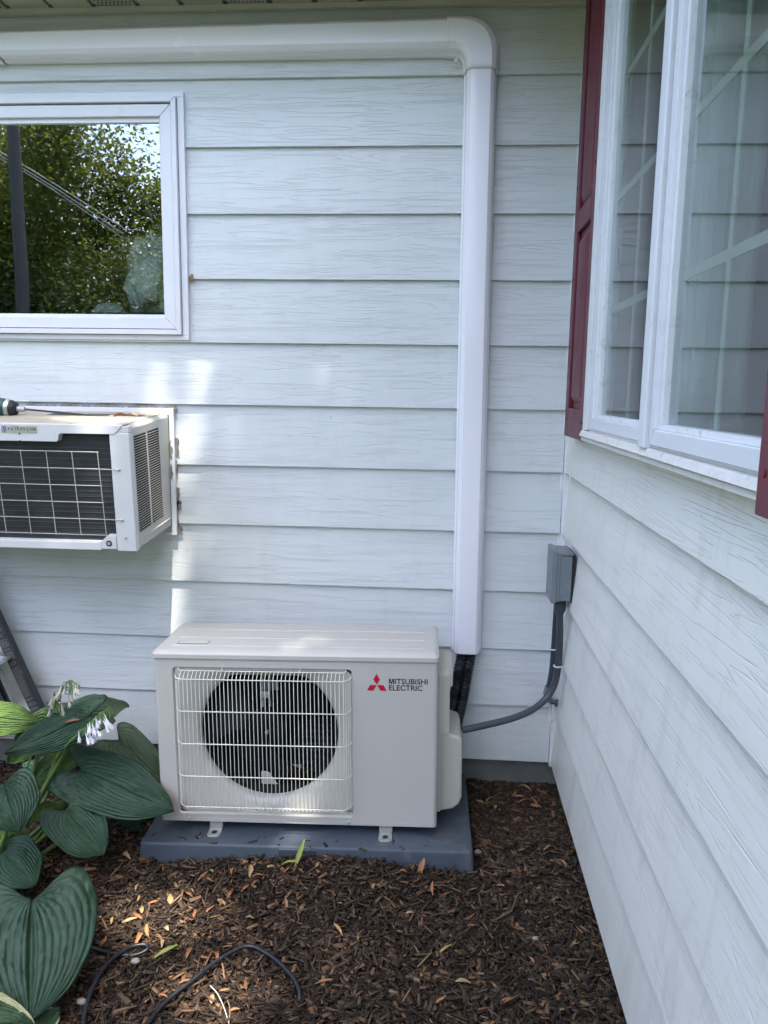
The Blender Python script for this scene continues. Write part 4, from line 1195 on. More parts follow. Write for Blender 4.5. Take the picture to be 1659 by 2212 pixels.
def chips(n, x0, x1, y0, y1, seed, lift, lmin=0.007, lmax=0.026):
    g_ = np.random.default_rng(seed)
    V = []; rv = []
    for _ in range(n):
        x = g_.uniform(x0, x1); y = g_.uniform(y0, y1)
        a_, b_ = to_local(x, y)
        onpad = a0p - 0.012 < a_ < a1p + 0.014 and b0p - 0.010 < b_ < b1p + 0.01
        if onpad and not (b_ < -0.012 and g_.random() < 0.035 and a0p + .02 < a_ < a1p - .02): continue
        L = g_.uniform(lmin, lmax) * (1.0 if g_.random() < 0.93 else 1.7); w = min(0.013 if lmin < 0.02 else 0.005, L * g_.uniform(0.08, 0.50)); t = g_.uniform(0.001, 0.0045)
        frag = g_.random() < 0.020 * (2.2 if x < -0.35 or y > -0.7 else 1)
        if frag: L = g_.uniform(0.016, 0.034); w = L * g_.uniform(0.25, 0.5); t = 0.0007
        yw = g_.uniform(0, 2 * math.pi); tilt = g_.normal(0, 0.22); ro = g_.normal(0, 0.35)
        z = gh(x, y) + g_.uniform(0.0, lift)
        if onpad: z = UO.z - 0.0258 + UROLL * a_; tilt *= 0.15; ro *= 0.15; L *= 0.6; w *= 0.5
        c, s_ = math.cos(yw), math.sin(yw)
        ax = np.array([c * math.cos(tilt), s_ * math.cos(tilt), math.sin(tilt)])
        sd = np.array([-s_ * math.cos(ro), c * math.cos(ro), math.sin(ro)])
        up = np.cross(ax, sd)
        j = g_.uniform(0.55, 1.0, 8)
        P = np.array([x, y, z])
        bend = g_.normal(0, 0.12) * L
        k = 0
        for (u_, v_, w_) in ((-1, -1, -1), (1, -1, -1), (1, 1, -1), (-1, 1, -1), (-1, -1, 1), (1, -1, 1), (1, 1, 1), (-1, 1, 1)):
            V.append(P + ax * u_ * L / 2 * (0.7 + 0.3 * j[k]) + sd * (v_ * w / 2 * j[k] + bend * (u_ > 0)) + up * w_ * t / 2)
            k += 1
        r_ = g_.random() ** 1.05
        if frag: r_ = 0.90 + 0.10 * g_.random()
        rv += [r_] * 8
    m_ = len(V) // 8
    Fb = np.array([(0, 3, 2, 1), (4, 5, 6, 7), (0, 1, 5, 4), (1, 2, 6, 5), (2, 3, 7, 6), (3, 0, 4, 7)])
    F = (Fb[None] + (np.arange(m_) * 8)[:, None, None]).reshape(-1, 4)
    return np.array(V), F, np.array(rv)
Vs, Fs, Rs = [], [], []
off = 0
for args in ((19000, -1.25, 0.47, -1.30, -0.35, 1, 0.016, 0.010, 0.036), (11000, -1.25, 0.47, -1.30, -0.35, 9, 0.021, 0.003, 0.010), (3500, -1.25, 0.47, -1.30, -0.35, 12, 0.023, 0.025, 0.055), (9000, 0.08, 0.47, -0.36, 0.012, 2, 0.010), (6000, -1.7, -0.80, -0.5, 0.01, 3, 0.012), (9000, -2.2, -1.2, -1.6, -0.4, 4, 0.012), (7000, -1.3, 0.45, -1.75, -1.30, 5, 0.012)):
    v, f_, r_ = chips(*args)
    Vs.append(v); Fs.append(f_ + off); Rs.append(r_); off += len(v)
tag(make_cloud('mulch', np.concatenate(Vs), np.concatenate(Fs), np.concatenate(Rs), M['mulch']), 'dark brown shredded wood mulch covering the bed', 'mulch', kind='stuff')

# fallen leaves, each a thing of its own
def leaf_mesh(L, w, curl, twist, seed, kind='oval'):
    q_ = random.Random(seed)
    rows = []
    nu, nv = 9, 5
    for i in range(nu):
        t_ = i / (nu - 1)
        ww = w / 2 * (math.sin(math.pi * (0.06 + 0.90 * t_ ** 0.8)) ** 0.8 if kind == 'oval' else (0.30 + 0.75 * math.sin(math.pi * min(1, t_ * 1.15)) * t_ + 0.12 * (1 - t_)))
        ww *= 1 + q_.uniform(-0.13, 0.13)
        tw = twist * (t_ - 0.5)
        row = []
        for j in range(nv):
            s_ = j / (nv - 1) * 2 - 1
            y_ = ww * s_; z_ = curl * (s_ ** 2) * ww * 1.6 + math.sin(t_ * math.pi) * curl * L * 0.35 + q_.uniform(-1, 1) * 0.0008
            row.append((L * (t_ - 0.5), y_ * math.cos(tw) - z_ * math.sin(tw), y_ * math.sin(tw) + z_ * math.cos(tw)))
        rows.append(row)
    return rows
def fallen(name, x, y, z, L, w, rot, m, label, cat, group=None, curl=0.3, twist=0.6, seed=0, kind='oval', extra=None):
    b = MB(); b.grid(leaf_mesh(L, w, curl, twist, seed, kind))
    o = b.build(name, m, None, 0, 80, loc=(x, y, z))
    o.rotation_euler = rot
    at = o.data.attributes.new('rnd', 'FLOAT', 'POINT')
    q_ = random.Random(seed + 5).random()
    at.data.foreach_set('value', [q_] * len(o.data.vertices))
    return tag(o, label, cat, group)
spots = [(-0.5638, -0.5836), (-0.492, -0.56), (-0.40, -0.58), (-0.3178, -0.565), (-0.5088, -0.6404), (0.0137, -0.6014), (-0.0736, -0.5572), (0.2037, -0.553), (0.40, -0.1976), (0.235, -0.03), (0.385, -0.06), (0.3297, -0.035), (-0.7433, -0.721), (-0.7593, -0.7779), (-0.7263, -0.8611), (-0.6625, -0.8717), (-0.515, -0.8902), (-0.2295, -0.7817), (0.045, -0.8231), (0.0884, -0.9259), (0.1827, -0.9734), (0.36, -0.423), (0.385, -0.5101), (0.37, -0.8215), (-0.2395, -0.9555), (0.0337, -0.9868), (-0.843, -0.30), (-0.8124, -0.6507), (0.29, -0.08), (0.20, -0.12), (0.34, -0.16), (-0.70, -0.70), (-0.66, -0.76), (-0.79, -0.70), (-0.56, -0.98), (-0.49, -1.02), (-0.60, -1.03), (-0.43, -1.05), (-0.36, -0.66), (-0.15, -0.62), (-0.62, -0.62), (-0.47, -0.75), (0.12, -0.72), (-0.05, -0.70), (-0.30, -0.84), (0.26, -0.85), (-0.95, -0.40), (-0.90, -0.52), (-0.98, -0.60), (-1.05, -0.45)]
ra = random.Random(44)
for _ in range(34):
    q3 = ra.random()
    if q3 < 0.45: spots.append((ra.uniform(-0.66, -0.22), ra.uniform(-0.70, -0.56)))
    elif q3 < 0.75: spots.append((ra.uniform(-0.84, -0.58), ra.uniform(-0.90, -0.66)))
    else: spots.append((ra.uniform(0.15, 0.39), ra.uniform(-0.16, -0.04)))
rs = random.Random(21)
def zone(x, y):
    if y > -0.35: return 'in the strip between pad and side wall' if x > 0.1 else 'beside the heat pump base under the hosta'
    if x < -0.62: return 'beside the big hosta leaf' if y < -0.65 else 'under the hosta leaves'
    if x > 0.15: return 'near the foot of the side wall'
    if y > -0.68: return 'just in front of the pad'
    if x < -0.28: return 'around the looped black cord'
    return 'in the open middle of the bed'
ORD = ['first', 'second', 'third', 'fourth', 'fifth', 'sixth', 'seventh', 'eighth', 'ninth', 'tenth', 'eleventh', 'twelfth', 'thirteenth', 'fourteenth', 'fifteenth', 'sixteenth', 'seventeenth', 'eighteenth', 'nineteenth', 'twentieth', 'twenty-first', 'twenty-second', 'twenty-third', 'twenty-fourth', 'twenty-fifth', 'twenty-sixth', 'twenty-seventh', 'twenty-eighth']
def sx_(p):
    d = Vector((p[0], p[1], -0.12)) - Vector((0, -2.5636, 1.2729)); return d.dot(r1) / d.dot(f)
zl = {}
for i, p in enumerate(spots):
    zl.setdefault((i % 4 == 3, zone(*p)), []).append(i)
lab = {}
for (tan_, zn), ids in zl.items():
    ids.sort(key=lambda i: sx_(spots[i]))
    for n_, i in enumerate(ids):
        lab[i] = ('tan dry leaf ' if tan_ else 'orange seed wing ') + zn + (', ' + ORD[n_] + ' from the left' if len(ids) > 1 else '')
for i, (x, y) in enumerate(spots):
    mulchy = rs.random()
    L = rs.uniform(0.024, 0.046)
    if i % 4 == 3:
        fallen('fallen_leaf', x, y, gh(x, y) + 0.017, L * 0.95, L * 0.34, (rs.uniform(-.35, .35), rs.uniform(-.35, .35), rs.uniform(0, 6.28)), M['dry_tan'], lab[i], 'leaf', 'tan fallen leaves', rs.uniform(.15, .5), rs.uniform(-1, 1), i)
    else:
        fallen('winged_seed', x, y, gh(x, y) + 0.018, L, L * rs.uniform(0.26, 0.40), (rs.uniform(-.45, .45), rs.uniform(-.45, .45), rs.uniform(0, 6.28)), M['dry'], lab[i], 'seed', 'orange winged seeds', rs.uniform(.15, .5), rs.uniform(-1, 1), i, 'wing')
fallen('fallen_leaf', -0.372, -0.545, -0.055, 0.085, 0.022, (R(10), R(-55), R(70)), M['dry_green'], 'yellow green winged leaf standing up against the front of the pad', 'leaf', None, 0.25, 0.8, 77, 'wing')
fallen('fallen_leaf', -0.405, -0.570, -0.072, 0.05, 0.022, (R(20), R(15), R(200)), M['dry_green'], 'second yellow green leaf tipping onto the mulch at the pad', 'leaf', None, 0.25, 0.8, 78, 'wing')
fallen('fallen_leaf', -0.018, -0.535, -0.078, 0.050, 0.018, (R(5), R(-70), R(60)), M['dry'], 'orange dry leaf standing on edge near the right foot of the pad', 'leaf', None, 0.35, 0.5, 79)
fallen('fallen_leaf', -0.640, -0.905, -0.098, 0.060, 0.014, (R(15), R(-12), R(38)), M['dry_green'], 'slim yellow green leaf lying just above the looped black cord', 'leaf', None, 0.2, 0.6, 80, 'wing')
fallen('fallen_leaf', -0.822, -0.012, 1.629, 0.026, 0.013, (R(80), R(-85), R(0)), M['dry'], 'tiny orange leaf caught at the window casing edge', 'leaf', None, 0.4, 0.5, 81)
fallen('fallen_leaf', -1.000, -0.20, 1.183, 0.046, 0.016, (R(-20), R(-8), R(5)), M['dry'], 'orange dry leaf on the air conditioner next to the nut sleeve', 'leaf', None, 0.3, 0.5, 82)
fallen('fallen_leaf', -0.965, -0.19, 1.186, 0.034, 0.014, (R(20), R(6), R(-8)), M['dry_tan'], 'tan dry leaf on the air conditioner top towards its wall edge', 'leaf', None, 0.3, 0.5, 83)
fallen('fallen_leaf', -1.048, -0.52, 0.305, 0.050, 0.014, (R(10), R(-18), R(15)), M['dry'], 'rust orange dry leaf resting on the highest green leaf under the white flowers', 'leaf', None, 0.3, 0.5, 84)
b = MB(); b.tube([(0.27, -0.60, gh(.27, -.6) + .02), (0.248, -0.61, gh(.25, -.61) + .026), (0.225, -0.665, gh(.22, -.66) + .024), (0.175, -0.70, gh(.17, -.7) + .020)], [0.0015, 0.002, 0.0026, 0.003], 7)
tag(b.build('twig', M['twig'], None, 0, 60), 'thin bent brown twig lying on the mulch beside the side wall', 'twig')
b = MB(); b.tube(smooth_path([(-0.505, -0.985, gh(-.5, -.98) + .018), (-0.48, -1.01, gh(-.48, -1.01) + .021), (-0.452, -1.05, gh(-.45, -1.05) + .019), (-0.43, -1.09, gh(-.43, -1.09) + .016)], 4), 0.0013, 7)
tag(b.build('wire_offcut', M['wilt'], None, 0, 60), 'white wire offcut lying across the mulch beside the looped cord', 'wire')
b = MB(); b.tube(smooth_path([(-0.455, -1.02, gh(-.45, -1.02) + .018), (-0.44, -1.05, gh(-.44, -1.05) + .020), (-0.43, -1.10, gh(-.43, -1.1) + .016)], 4), 0.0014, 7)
tag(b.build('twig', M['dry_tan'], None, 0, 60), 'short pale dry stem next to the white wire offcut', 'twig')
for (x, y, r_, lb) in ((-0.780, -1.060, 0.0085, 'white pebble between the black cord and the big green leaf'), (-0.705, -0.935, 0.008, 'pale chip of stone just inside the loop of the black cord'), (0.148, -0.395, 0.008, 'small grey pebble beside the right end of the pad'), (0.275, -0.78, 0.006, 'small pale pebble on the mulch near the foot of the side wall')):
    tag(lumpy('pebble', (x, y, gh(x, y) + 0.018), (r_ * 1.4, r_, r_ * 0.8), M['pebble'], 0.25, x * 9, 3), lb, 'pebble')
# black cord
def cord(pts, label):
    P = [(x, y, gh(x, y) + 0.021 + dz) for x, y, dz in pts]
    b = MB(); b.tube(smooth_path(P, 10), 0.0052, 12)
    return tag(b.build('extension_cord', M['cable'], None, 0, 60), label, 'cord')
cord([(-0.70, -1.30, 0), (-0.735, -1.16, 0.002), (-0.757, -1.09, 0.006), (-0.768, -1.02, 0.008), (-0.763, -0.955, 0.006), (-0.735, -0.905, 0.006), (-0.700, -0.888, 0.004), (-0.690, -0.900, 0.0), (-0.72, -0.915, -0.004), (-0.78, -0.915, -0.002), (-0.86, -0.90, 0.0), (-0.98, -0.93, 0)], 'black cord curling out from under the big green leaf')
cord([(-0.66, -1.30, 0), (-0.615, -1.13, 0.002), (-0.590, -1.05, 0.006), (-0.545, -0.985, 0.010), (-0.503, -0.920, 0.014), (-0.445, -0.872, 0.012), (-0.385, -0.893, 0.008), (-0.325, -0.945, 0.008), (-0.293, -0.99, 0.002), (-0.288, -1.02, -0.010)], 'black cord arching across the mulch in front of the pad')

# ------------------------------------------------------------------ leaning step ladder
lad = empty('step_ladder', (-1.262, -0.13, -0.11), label='aluminium step ladder with a black labelled rail leaning at the bed edge', cat='ladder')
dr = Vector((-0.385, 0.02, 0.92)).normalized(); sd = Vector((0.92, 0, 0.385)).normalized(); fr_ = dr.cross(sd).normalized()
if fr_.y > 0: fr_ = -fr_
def bar(mb, u0, u1, s0, s1, d0, d1):
    vs = []
    for d in (d0, d1):
        for (u_, s_) in ((u0, s0), (u1, s0), (u1, s1), (u0, s1)):
            vs.append(dr * u_ + sd * s_ + fr_ * d)
    mb.add(vs, [(0, 3, 2, 1), (4, 5, 6, 7), (0, 1, 5, 4), (1, 2, 6, 5), (2, 3, 7, 6), (3, 0, 4, 7)])
b = MB(); bar(b, 0.0, 1.35, -0.021, 0.021, -0.004, 0.004); bar(b, 0.0, 1.35, 0.017, 0.021, -0.022, -0.004); bar(b, 0, 1.35, -0.021, -0.017, -0.022, -0.004)
rl = b.build('rail', M['lad_black'], lad, 0.001)
b = MB(); q_ = random.Random(5); u_ = 0.16
while u_ < 0.62:
    ln = 0.0016
    if q_.random() < 0.16: u_ += 0.006
    s0, s1 = -0.018, 0.016 - q_.random() * 0.012
    if q_.random() < 0.4:
        mid_ = q_.uniform(-0.004, 0.006); bar(b, u_, u_ + ln, s0, mid_, 0.0041, 0.0046); bar(b, u_, u_ + ln, mid_ + 0.003, s1, 0.0041, 0.0046)
    else: bar(b, u_, u_ + ln, s0, s1, 0.0041, 0.0046)
    u_ += 0.0034
b.build('printed_label', M['label_ink'], rl)
b = MB(); bar(b, 0.02, 1.33, -0.062, -0.0215, -0.018, -0.010); bar(b, 0.02, 1.33, -0.066, -0.062, -0.018, 0.012)
b.build('side_channel', M['alu'], lad, 0.001)
b = MB(); bar(b, 0.0, 1.2, -0.115, -0.085, -0.05, -0.042); bar(b, 0.0, 1.2, -0.150, -0.118, -0.05, -0.03); b.build('rear_rail', M['lad_black'], lad, 0.001)
for (zz) in (0.23, 0.46, 0.69):
    b = MB()
    xr = 0.005 - 0.42 * zz
    for j in range(6): b.box(xr - 0.42, xr, -0.075 + j * 0.010, -0.068 + j * 0.010, zz - 0.001 + 0.003, zz + 0.006)
    b.box(xr - 0.42, xr, -0.078, 0.0, zz - 0.004, zz + 0.002)
    for j in range(5): b.box(xr - 0.42, xr, -0.084, -0.079, zz - 0.028 + j * 0.007, zz - 0.0235 + j * 0.007)
    b.box(xr - 0.42, xr, -0.079, -0.0785, zz - 0.028, zz + 0.006)
    b.build('step', M['alu'], lad, 0.0006)
b = MB(); bar(b, -0.01, 0.05, -0.026, 0.026, -0.026, 0.008); b.build('rubber_foot', M['tblack'], lad, 0.003)

# ------------------------------------------------------------------ hostas
def hosta_leaf(P0, P1, W, nrm, m, parent, cup=0.12, droop=0.12, lobe=4.4, seed=0, wav=0.01, fold=0.0, nv=9, ridge=0.0013):
    P0 = Vector(P0); P1 = Vector(P1)
    d = P1 - P0; L = d.length; d.normalize()
    n_ = Vector(nrm); n_ = (n_ - d * n_.dot(d)).normalized()
    s_ = d.cross(n_)
    NU, NV = 73, 40
    me = bpy.data.meshes.new('leaf')
    vs = []; uvs = []
    for j in range(NV + 1):
        v = j / NV
        fw = (math.sin(math.pi * v ** 0.88)) ** 0.86 if 0 < v < 1 else 0.0
        for i in range(NU):
            u = -1 + 2 * i / (NU - 1)
            au = abs(u)
            env = min(1, v * 5) * min(1, (1 - v) * 3.0)
            x = W / 2 * u * fw * 1.02
            y = L * (v - lobe * au ** 1.8 * v * (1 - v) ** 3)
            z = -ridge * (1 - abs(math.sin(math.pi * nv * au))) * env
            z -= (0.010 * math.exp(-(au / 0.05) ** 2)) * env * W / 0.15
            z += 0.0024 * noise.noise(Vector((u * 16 + seed, v * 20, 2.0))) * env * min(1.6, W / 0.15)
            z += cup * W * (au ** 1.6) * fw * (1 if cup > 0 else 1)
            z -= droop * L * v ** 2.2
            z += fold * W * au * fw
            q_ = Vector((u * 2 + seed, v * 2.5, seed * 1.7))
            z += wav * noise.noise(q_) * 1.2 + wav * 0.8 * au ** 3 * math.sin(v * 15 + seed * 3 + (1 if u > 0 else 0))
            x *= 1 + 0.05 * noise.noise(Vector((v * 4, seed, 0 if u > 0 else 5)))
            vs.append(P0 + s_ * x + d * y + n_ * z)
            uvs.append((i / (NU - 1), v))
    fs = [(j * NU + i, j * NU + i + 1, (j + 1) * NU + i + 1, (j + 1) * NU + i) for j in range(NV) for i in range(NU - 1)]
    me.from_pydata(vs, [], fs)
    uv = me.uv_layers.new(name='UVMap')
    li = [0] * len(me.loops); me.loops.foreach_get('vertex_index', li)
    uv.data.foreach_set('uv', [c for k in li for c in uvs[k]])
    me.materials.append(m); me.shade_smooth()
    o = bpy.data.objects.new('leaf', me); COL.objects.link(o); o.parent = parent
    md = o.modifiers.new('thick', 'SOLIDIFY'); md.thickness = 0.0007
    return o
hos = empty('hosta_plant', (0, 0, 0), label='large blue green hosta with broad ribbed leaves and drooping white flowers', cat='plant')
CAMP = Vector((0, -2.56, 1.27))
def toward(P, upw=0.5, side=0.0):
    d = (CAMP - Vector(P)).normalized()
    return d * (1 - upw) + Vector((side, 0, upw))
HL = [
 # P0, P1, width, up weight, side, material, cup, droop, seed, fold
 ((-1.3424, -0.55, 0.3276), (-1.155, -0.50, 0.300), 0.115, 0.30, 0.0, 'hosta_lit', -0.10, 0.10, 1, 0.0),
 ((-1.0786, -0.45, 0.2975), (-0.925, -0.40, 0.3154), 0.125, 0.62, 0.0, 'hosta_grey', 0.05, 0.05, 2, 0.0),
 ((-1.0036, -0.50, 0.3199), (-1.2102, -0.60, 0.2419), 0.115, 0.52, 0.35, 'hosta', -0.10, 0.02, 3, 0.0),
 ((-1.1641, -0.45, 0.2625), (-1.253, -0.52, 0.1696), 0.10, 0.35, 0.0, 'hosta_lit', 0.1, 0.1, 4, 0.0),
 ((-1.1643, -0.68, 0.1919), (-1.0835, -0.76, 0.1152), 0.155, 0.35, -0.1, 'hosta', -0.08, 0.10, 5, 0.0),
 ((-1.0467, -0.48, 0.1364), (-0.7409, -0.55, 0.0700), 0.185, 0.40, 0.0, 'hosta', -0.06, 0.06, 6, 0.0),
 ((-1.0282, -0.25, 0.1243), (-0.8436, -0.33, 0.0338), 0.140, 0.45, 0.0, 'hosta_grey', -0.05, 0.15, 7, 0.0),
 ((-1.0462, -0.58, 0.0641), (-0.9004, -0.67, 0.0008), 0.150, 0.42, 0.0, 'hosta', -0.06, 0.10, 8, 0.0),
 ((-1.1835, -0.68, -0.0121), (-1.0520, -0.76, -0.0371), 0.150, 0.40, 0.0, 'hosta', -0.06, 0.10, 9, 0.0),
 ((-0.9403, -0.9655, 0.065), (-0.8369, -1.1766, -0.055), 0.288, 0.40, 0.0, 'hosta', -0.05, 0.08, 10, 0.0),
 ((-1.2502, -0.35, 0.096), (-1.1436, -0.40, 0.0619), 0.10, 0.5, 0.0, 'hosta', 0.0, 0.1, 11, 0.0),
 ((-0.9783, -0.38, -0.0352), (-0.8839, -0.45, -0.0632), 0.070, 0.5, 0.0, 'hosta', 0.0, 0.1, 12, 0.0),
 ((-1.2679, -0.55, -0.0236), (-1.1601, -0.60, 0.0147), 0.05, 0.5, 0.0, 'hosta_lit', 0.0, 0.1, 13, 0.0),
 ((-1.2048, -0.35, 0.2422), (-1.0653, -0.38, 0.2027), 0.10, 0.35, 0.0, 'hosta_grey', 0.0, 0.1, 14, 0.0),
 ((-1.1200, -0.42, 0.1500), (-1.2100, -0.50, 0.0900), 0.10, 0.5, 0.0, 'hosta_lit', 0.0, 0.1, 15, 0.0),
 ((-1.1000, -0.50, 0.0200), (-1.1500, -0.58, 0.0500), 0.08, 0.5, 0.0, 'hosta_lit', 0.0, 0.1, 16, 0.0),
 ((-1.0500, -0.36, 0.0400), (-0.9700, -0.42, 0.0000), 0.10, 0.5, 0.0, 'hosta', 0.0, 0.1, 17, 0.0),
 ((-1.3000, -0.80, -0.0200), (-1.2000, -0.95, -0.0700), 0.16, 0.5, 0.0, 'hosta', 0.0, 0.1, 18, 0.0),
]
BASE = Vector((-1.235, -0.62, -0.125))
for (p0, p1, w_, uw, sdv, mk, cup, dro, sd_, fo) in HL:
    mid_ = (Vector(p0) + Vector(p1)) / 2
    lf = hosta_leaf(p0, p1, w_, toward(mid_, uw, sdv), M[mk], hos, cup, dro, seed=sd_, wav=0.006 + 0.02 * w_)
    j = Vector((rnd.uniform(-.04, .04), rnd.uniform(-.04, .04), 0))
    nn_ = toward(mid_, uw, sdv).normalized()
    m1 = BASE.lerp(Vector(p0), 0.55) + Vector((0, 0.01, 0.02)) - nn_ * (0.02 + 0.3 * w_)
    b = MB(); b.tube(smooth_path([BASE + j, m1, Vector(p0) + (Vector(p1) - Vector(p0)) * 0.02 - nn_ * 0.006], 6), [0.0085 - 0.0045 * i / 12 for i in range(13)], 8)
    b.build('leaf_stalk', M['stalk'], hos, 0, 60)
# flower stalks
def flower(P, d, L, m, parent, r_=0.008):
    d = Vector(d).normalized()
    up = Vector((0, 1, 0)) if abs(d.y) < .8 else Vector((1, 0, 0))
    x = d.cross(up).normalized(); y = d.cross(x)
    b = MB()
    rows = []
    prof = [(0, 0.16), (0.25, 0.20), (0.5, 0.42), (0.75, 0.80), (0.9, 0.85), (1.0, 0.9)]
    n_ = 24
    for t_, k in prof:
        row = []
        for i in range(n_ + 1):
            a = 2 * math.pi * i / n_
            pet = 0.5 + 0.5 * math.cos(a * 6)
            rr_ = r_ * k * (1 - (0.25 * (1 - pet) if t_ > 0.5 else 0))
            tt = t_ * L * (1 - (0.22 * (1 - pet) if t_ > 0.7 else 0)) + (0.0)
            row.append(Vector(P) + d * tt + (x * math.cos(a) + y * math.sin(a)) * rr_ * (1 + (0.35 * pet if t_ == 1.0 else 0)))
        rows.append(row)
    b.grid(rows)
    b.build('flower', m, parent, 0, 60)
def bud(P, d, L, r_, parent):
    d = Vector(d).normalized()
    b = MB(); b.tube([Vector(P), Vector(P) + d * L * 0.4, Vector(P) + d * L * 0.75, Vector(P) + d * L], [r_ * 0.35, r_ * 0.9, r_, r_ * 0.2], 8)
    b.build('bud', M['stalk'], parent, 0, 60)
fr2 = random.Random(9)
for si, (stem, m_f) in enumerate((([(-1.19, -0.52, 0.16), (-1.1554, -0.5, 0.2553), (-1.1285, -0.5, 0.3164), (-1.0971, -0.5, 0.3594), (-1.0775, -0.5, 0.4016), (-1.0531, -0.5, 0.4273), (-1.037, -0.5, 0.4034)], 'wilt'),
                                  ([(-1.10, -0.54, 0.19), (-1.0459, -0.55, 0.2547), (-1.0071, -0.55, 0.2917), (-0.9717, -0.55, 0.3225), (-0.9421, -0.55, 0.3528), (-0.9131, -0.55, 0.3743)], 'petal'))):
    P = smooth_path(stem, 8)
    b = MB(); b.tube(P, [0.0032 - 0.0018 * i / (len(P) - 1) for i in range(len(P))], 8)
    st_ = b.build('flower_stalk', M['stalk'], hos, 0, 60)
    k0 = int(len(P) * (0.46 if si == 0 else 0.42)); idx = list(range(k0, len(P) - 1, 1))
    for c, k in enumerate(idx):
        p = P[k]
        sidev = fr2.choice((-1, 1, 1)) * fr2.uniform(0.004, 0.022)
        q_ = p + Vector((sidev, fr2.uniform(-0.012, 0.006), -fr2.uniform(0.004, 0.012)))
        b = MB(); b.tube([p, q_], 0.0011, 6); b.build('pedicel', M['stalk'], st_)
        if k > len(P) - 6 or (c % 3 == 0 and si == 0):
            bud(q_, (sidev * 8, -0.1, -0.8), fr2.uniform(0.012, 0.020), 0.0032, st_)
        else:
            flower(q_, (sidev * 14 + (0.35 if si else 0), fr2.uniform(-.3, .1), -1), fr2.uniform(0.028, 0.042), M[m_f], st_, fr2.uniform(0.006, 0.009) if si else 0.0065)
            if c % 2: bud(p, (sidev * 5, -0.2, -0.9), 0.018, 0.003, st_)
hv = empty('variegated_hosta', (0, 0, 0), label='small hosta with cream edged green leaves below the biggest blue green leaf', cat='plant')
for (p0, p1, w_, uw, sd_) in (((-0.975, -1.235, -0.03), (-0.822, -1.185, -0.055), 0.135, 0.35, 31), ((-0.838, -1.20, -0.085), (-0.800, -1.118, -0.075), 0.075, 0.5, 32), ((-0.95, -1.30, -0.06), (-0.86, -1.33, -0.08), 0.10, 0.5, 33)):
    hosta_leaf(p0, p1, w_, toward(p0, uw), M['hosta_var'], hv, 0.05, 0.1, seed=sd_, wav=0.012, ridge=0.0016)
    b = MB(); b.tube(smooth_path([(-0.93, -1.27, -0.13), (Vector((-0.93, -1.27, -0.10)) + Vector(p0)) / 2, p0], 5), 0.003, 8); b.build('leaf_stalk', M['stalk'], hv, 0, 60)

# ------------------------------------------------------------------ trees
def leaf_cards(C, size, g_, flat=0.5, asp=0.62):
    n = len(C)
    N = g_.normal(0, 1, (n, 3)); N[:, 2] = np.abs(N[:, 2]) + flat * 2
    N /= np.linalg.norm(N, axis=1)[:, None]
    T = g_.normal(0, 1, (n, 3)); T -= N * np.sum(T * N, 1)[:, None]; T /= np.linalg.norm(T, axis=1)[:, None]
    B = np.cross(N, T)
    s = size * g_.uniform(0.6, 1.2, n)[:, None]
    V = np.stack([C - T * s * 0.55, C - B * s * asp * 0.5 - N * s * 0.06, C + T * s * 0.62, C + B * s * asp * 0.5 - N * s * 0.06], 1).reshape(-1, 3)
    return V
PATCH = [(-1.0, 0, 1.28, -.12), (-0.86, 0, 1.28, -.11), (-0.36, 0, 1.33, -.05), (-0.36, 0, 1.25, -.05), (-0.80, 0, 1.08, -.10), (-0.80, 0, .93, -.08),
         (-0.895, 0, .62, .025), (-0.895, 0, .47, .025), (-1.02, -.25, 1.165, .085), (-1.15, -.22, 1.165, .06), (-0.945, -.2, 1.16, .05), (-0.43, -.40, .51, .035), (-0.37, -.31, .51, .02),
         (-0.395, -.46, .03, .04), (-0.41, -.5, -.06, .035), (-0.76, -.76, -.12, .09), (-0.66, -.74, -.12, .08), (-0.72, -.83, -.12, .07), (-0.56, -1.0, -.12, .08), (-0.47, -1.03, -.12, .08), (-1.32, -.5, .32, .12), (-1.25, -.57, .02, .06), (-1.02, -.27, .80, .03)]
def crown(name, c, r_, n, size, m, parent, seed, nclump=60, patches=None, flat=0.5, shell=0.35):
    g_ = np.random.default_rng(seed)
    cc = g_.normal(0, 1, (nclump, 3)); cc /= np.linalg.norm(cc, axis=1)[:, None]
    cc *= (g_.uniform(shell ** 3, 1, nclump) ** (1 / 3))[:, None]
    k = g_.integers(0, nclump, n)
    cr = g_.uniform(0.16, 0.34, nclump)
    P = cc[k] + g_.normal(0, 1, (n, 3)) * cr[k][:, None] * 0.55
    P = P * np.array(r_) + np.array(c)
    if patches:
        s_ = np.array(SUN)
        keep = np.ones(n, bool)
        for (px, py, pz, pr_) in patches:
            D = P - np.array([px, py, pz])
            t = D @ s_
            dist = np.linalg.norm(D - t[:, None] * s_, axis=1)
            keep &= (dist > abs(pr_) + size * 0.22) | ((pr_ < 0) & (g_.random(n) < 0.46))
        P = P[keep]; k = k[keep]; n = len(P)
    V = leaf_cards(P, size, g_, flat)
    F = np.arange(4 * n).reshape(-1, 4)
    tone = g_.uniform(0, 1, nclump)
    rv = np.clip(0.8 * tone[k] ** 1.3 + 0.22 * g_.uniform(0, 1, n), 0, 1).repeat(4)
    return make_cloud(name, V, F, rv, m, parent)
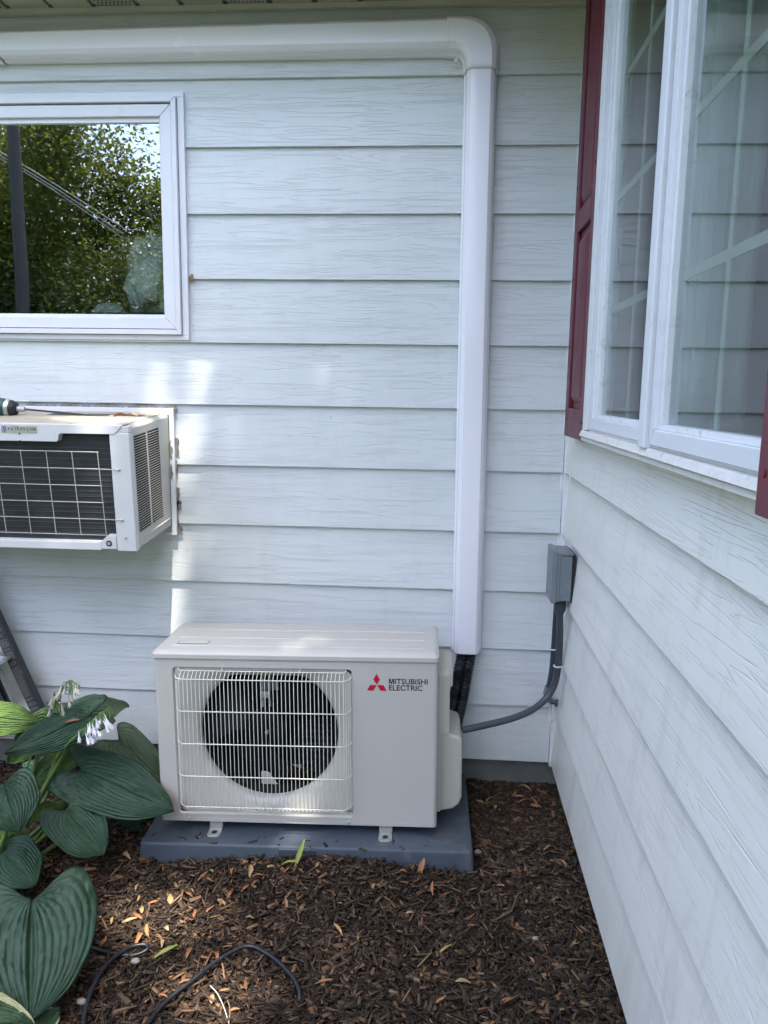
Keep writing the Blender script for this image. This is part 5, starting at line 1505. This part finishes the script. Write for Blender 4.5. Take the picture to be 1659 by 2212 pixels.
def trunk(parent, base, top, r0_, limbs, seed):
    q_ = random.Random(seed)
    base = Vector(base); top = Vector(top)
    P = [base + (top - base) * t_ + Vector((q_.uniform(-.08, .08), q_.uniform(-.08, .08), 0)) * (t_ > 0) for t_ in [0, .25, .5, .75, 1]]
    b = MB(); b.tube(smooth_path(P, 4), [r0_ * (1 - 0.75 * i / 16) for i in range(17)], 12)
    for L in limbs:
        t_ = q_.uniform(0.45, 0.95)
        s0 = base + (top - base) * t_
        e = Vector(L)
        mid_ = s0.lerp(e, 0.5) + Vector((0, 0, 0.25))
        b.tube(smooth_path([s0, mid_, e], 5), [r0_ * 0.38 * (1 - 0.8 * i / 10) for i in range(11)], 8)
    b.build('trunk', M['bark'], parent, 0, 60)
shade = empty('maple_tree', (1.9, -5.6, -0.18), label='unseen maple added to shade the house corner, leaf gaps shaped for sun patches', cat='tree')  # unseen crown added to block the sun, leaves culled to shape its patches
cv = crown('crown', (-0.32 - 1.9, -3.75 + 5.6, 9.4 + 0.18), (2.45, 2.3, 1.3), 17000, 0.15, M['maple'], shade, 5, 130,
           [(p[0] - 1.9, p[1] + 5.6, p[2] + 0.18, p[3]) for p in PATCH], 1.2, 0.0)
trunk(shade, (0, 0, 0), (-0.6, 0.6, 8.2), 0.22, [(-3.4, 2.6, 9.6), (-2.2, 0.9, 10.0), (-1.4, 2.6, 9.3), (-4.1, 1.6, 9.5), (-0.6, 1.4, 10.0)], 3)
for (nm, c, r_, n, sz, mk, sd_, lb) in (
    ('maple_tree', (-8.5, -12.8, 4.6), (2.7, 2.2, 3.3), 44000, 0.105, 'maple', 31, 'tall bright leafy maple mirrored in the window behind the pole'),
    ('maple_tree', (-5.5, -13.4, 3.15), (1.60, 1.5, 2.15), 22000, 0.095, 'maple', 32, 'lower maple mirrored at the window corner against the sky'),
    ('maple_tree', (-11.2, -15.5, 4.5), (3.2, 2.6, 3.9), 16000, 0.15, 'maple', 33, 'farther maple filling the gap beyond the utility pole'),
    ('spruce_tree', (-5.75, -11.0, 2.3), (1.25, 1.0, 1.5), 12000, 0.085, 'evergreen', 34, 'drooping dark spruce mirrored low in the window'),
    ('spruce_tree', (-8.2, -11.2, 1.5), (1.7, 1.0, 1.8), 7000, 0.12, 'evergreen', 35, 'dark evergreen below the tall maple across the lawn')):
    t_ = empty(nm, (c[0], c[1], -0.18), label=lb, cat='tree')
    crown('crown', (0, 0, c[2] + .18), r_, n, sz, M[mk], t_, sd_, 90, None, 0.3, 0.15)
    trunk(t_, (0, 0, 0), (0.1, 0, c[2] + r_[2] * 0.5), 0.15, [(r_[0] * .6, 0, c[2] + .4), (-r_[0] * .6, .2, c[2] + .6), (0.2, r_[1] * .6, c[2])], sd_)
hd = empty('hedge', (-8.5, -17.5, -0.18), label='long dark hedge across the far side of the lawn', cat='hedge')
crown('foliage', (0, 0, 2.3), (10.0, 1.4, 2.9), 26000, 0.26, M['evergreen'], hd, 41, 400, None, 0.3, 0.0)
hd = empty('hedge', (-10.5, -3.0, -0.18), label='tall leafy hedge added opposite the shuttered wall to block low sky light', cat='hedge')  # added as a blocker for light from the low sky on the left
crown('foliage', (0, 0, 2.3), (1.4, 10.0, 3.0), 16000, 0.32, M['maple'], hd, 42, 300, None, 0.3, 0.0)
hd = empty('hedge', (5.5, -15.5, -0.18), label='unseen tall hedge added behind the lawn near the shuttered wall to block low sky light', cat='hedge')  # added out of view to hold back light from the horizon
crown('foliage', (0, 0, 2.3), (9.0, 1.4, 3.2), 14000, 0.32, M['maple'], hd, 43, 300, None, 0.3, 0.0)
pl = empty('utility_pole', (-6.95, -10.1, -0.18), label='grey wooden utility pole rising in front of the trees', cat='pole')
b = MB(); b.tube([(0, 0, 0), (0, 0, 9)], [0.115, 0.085], 16); b.build('shaft', M['pole'], pl, 0, 60)
b = MB(); b.box(-0.9, 0.9, -0.16, -0.08, 8.3, 8.42); b.build('crossarm', M['pole'], pl, 0.01)
for i, dz in enumerate((0, 0.09, 0.20)):
    A = Vector((-9.6, -8.9, 6.0 + dz)); Bp = Vector((-6.95, -10.2, 4.75 + dz * .5)); Cc = Vector((-5.6, -11.1, 3.85 + dz * 0.9))
    b = MB(); b.tube(smooth_path([A, Bp, Cc], 10), 0.010, 6)
    tag(b.build('service_wire', M['wire'], None, 0, 60), ('upper thin service wire running from the pole into the spruce', 'middle thin service wire running from the pole into the spruce', 'lowest thin service wire running from the pole into the spruce')[2 - i], 'wire', 'service wires at the utility pole')
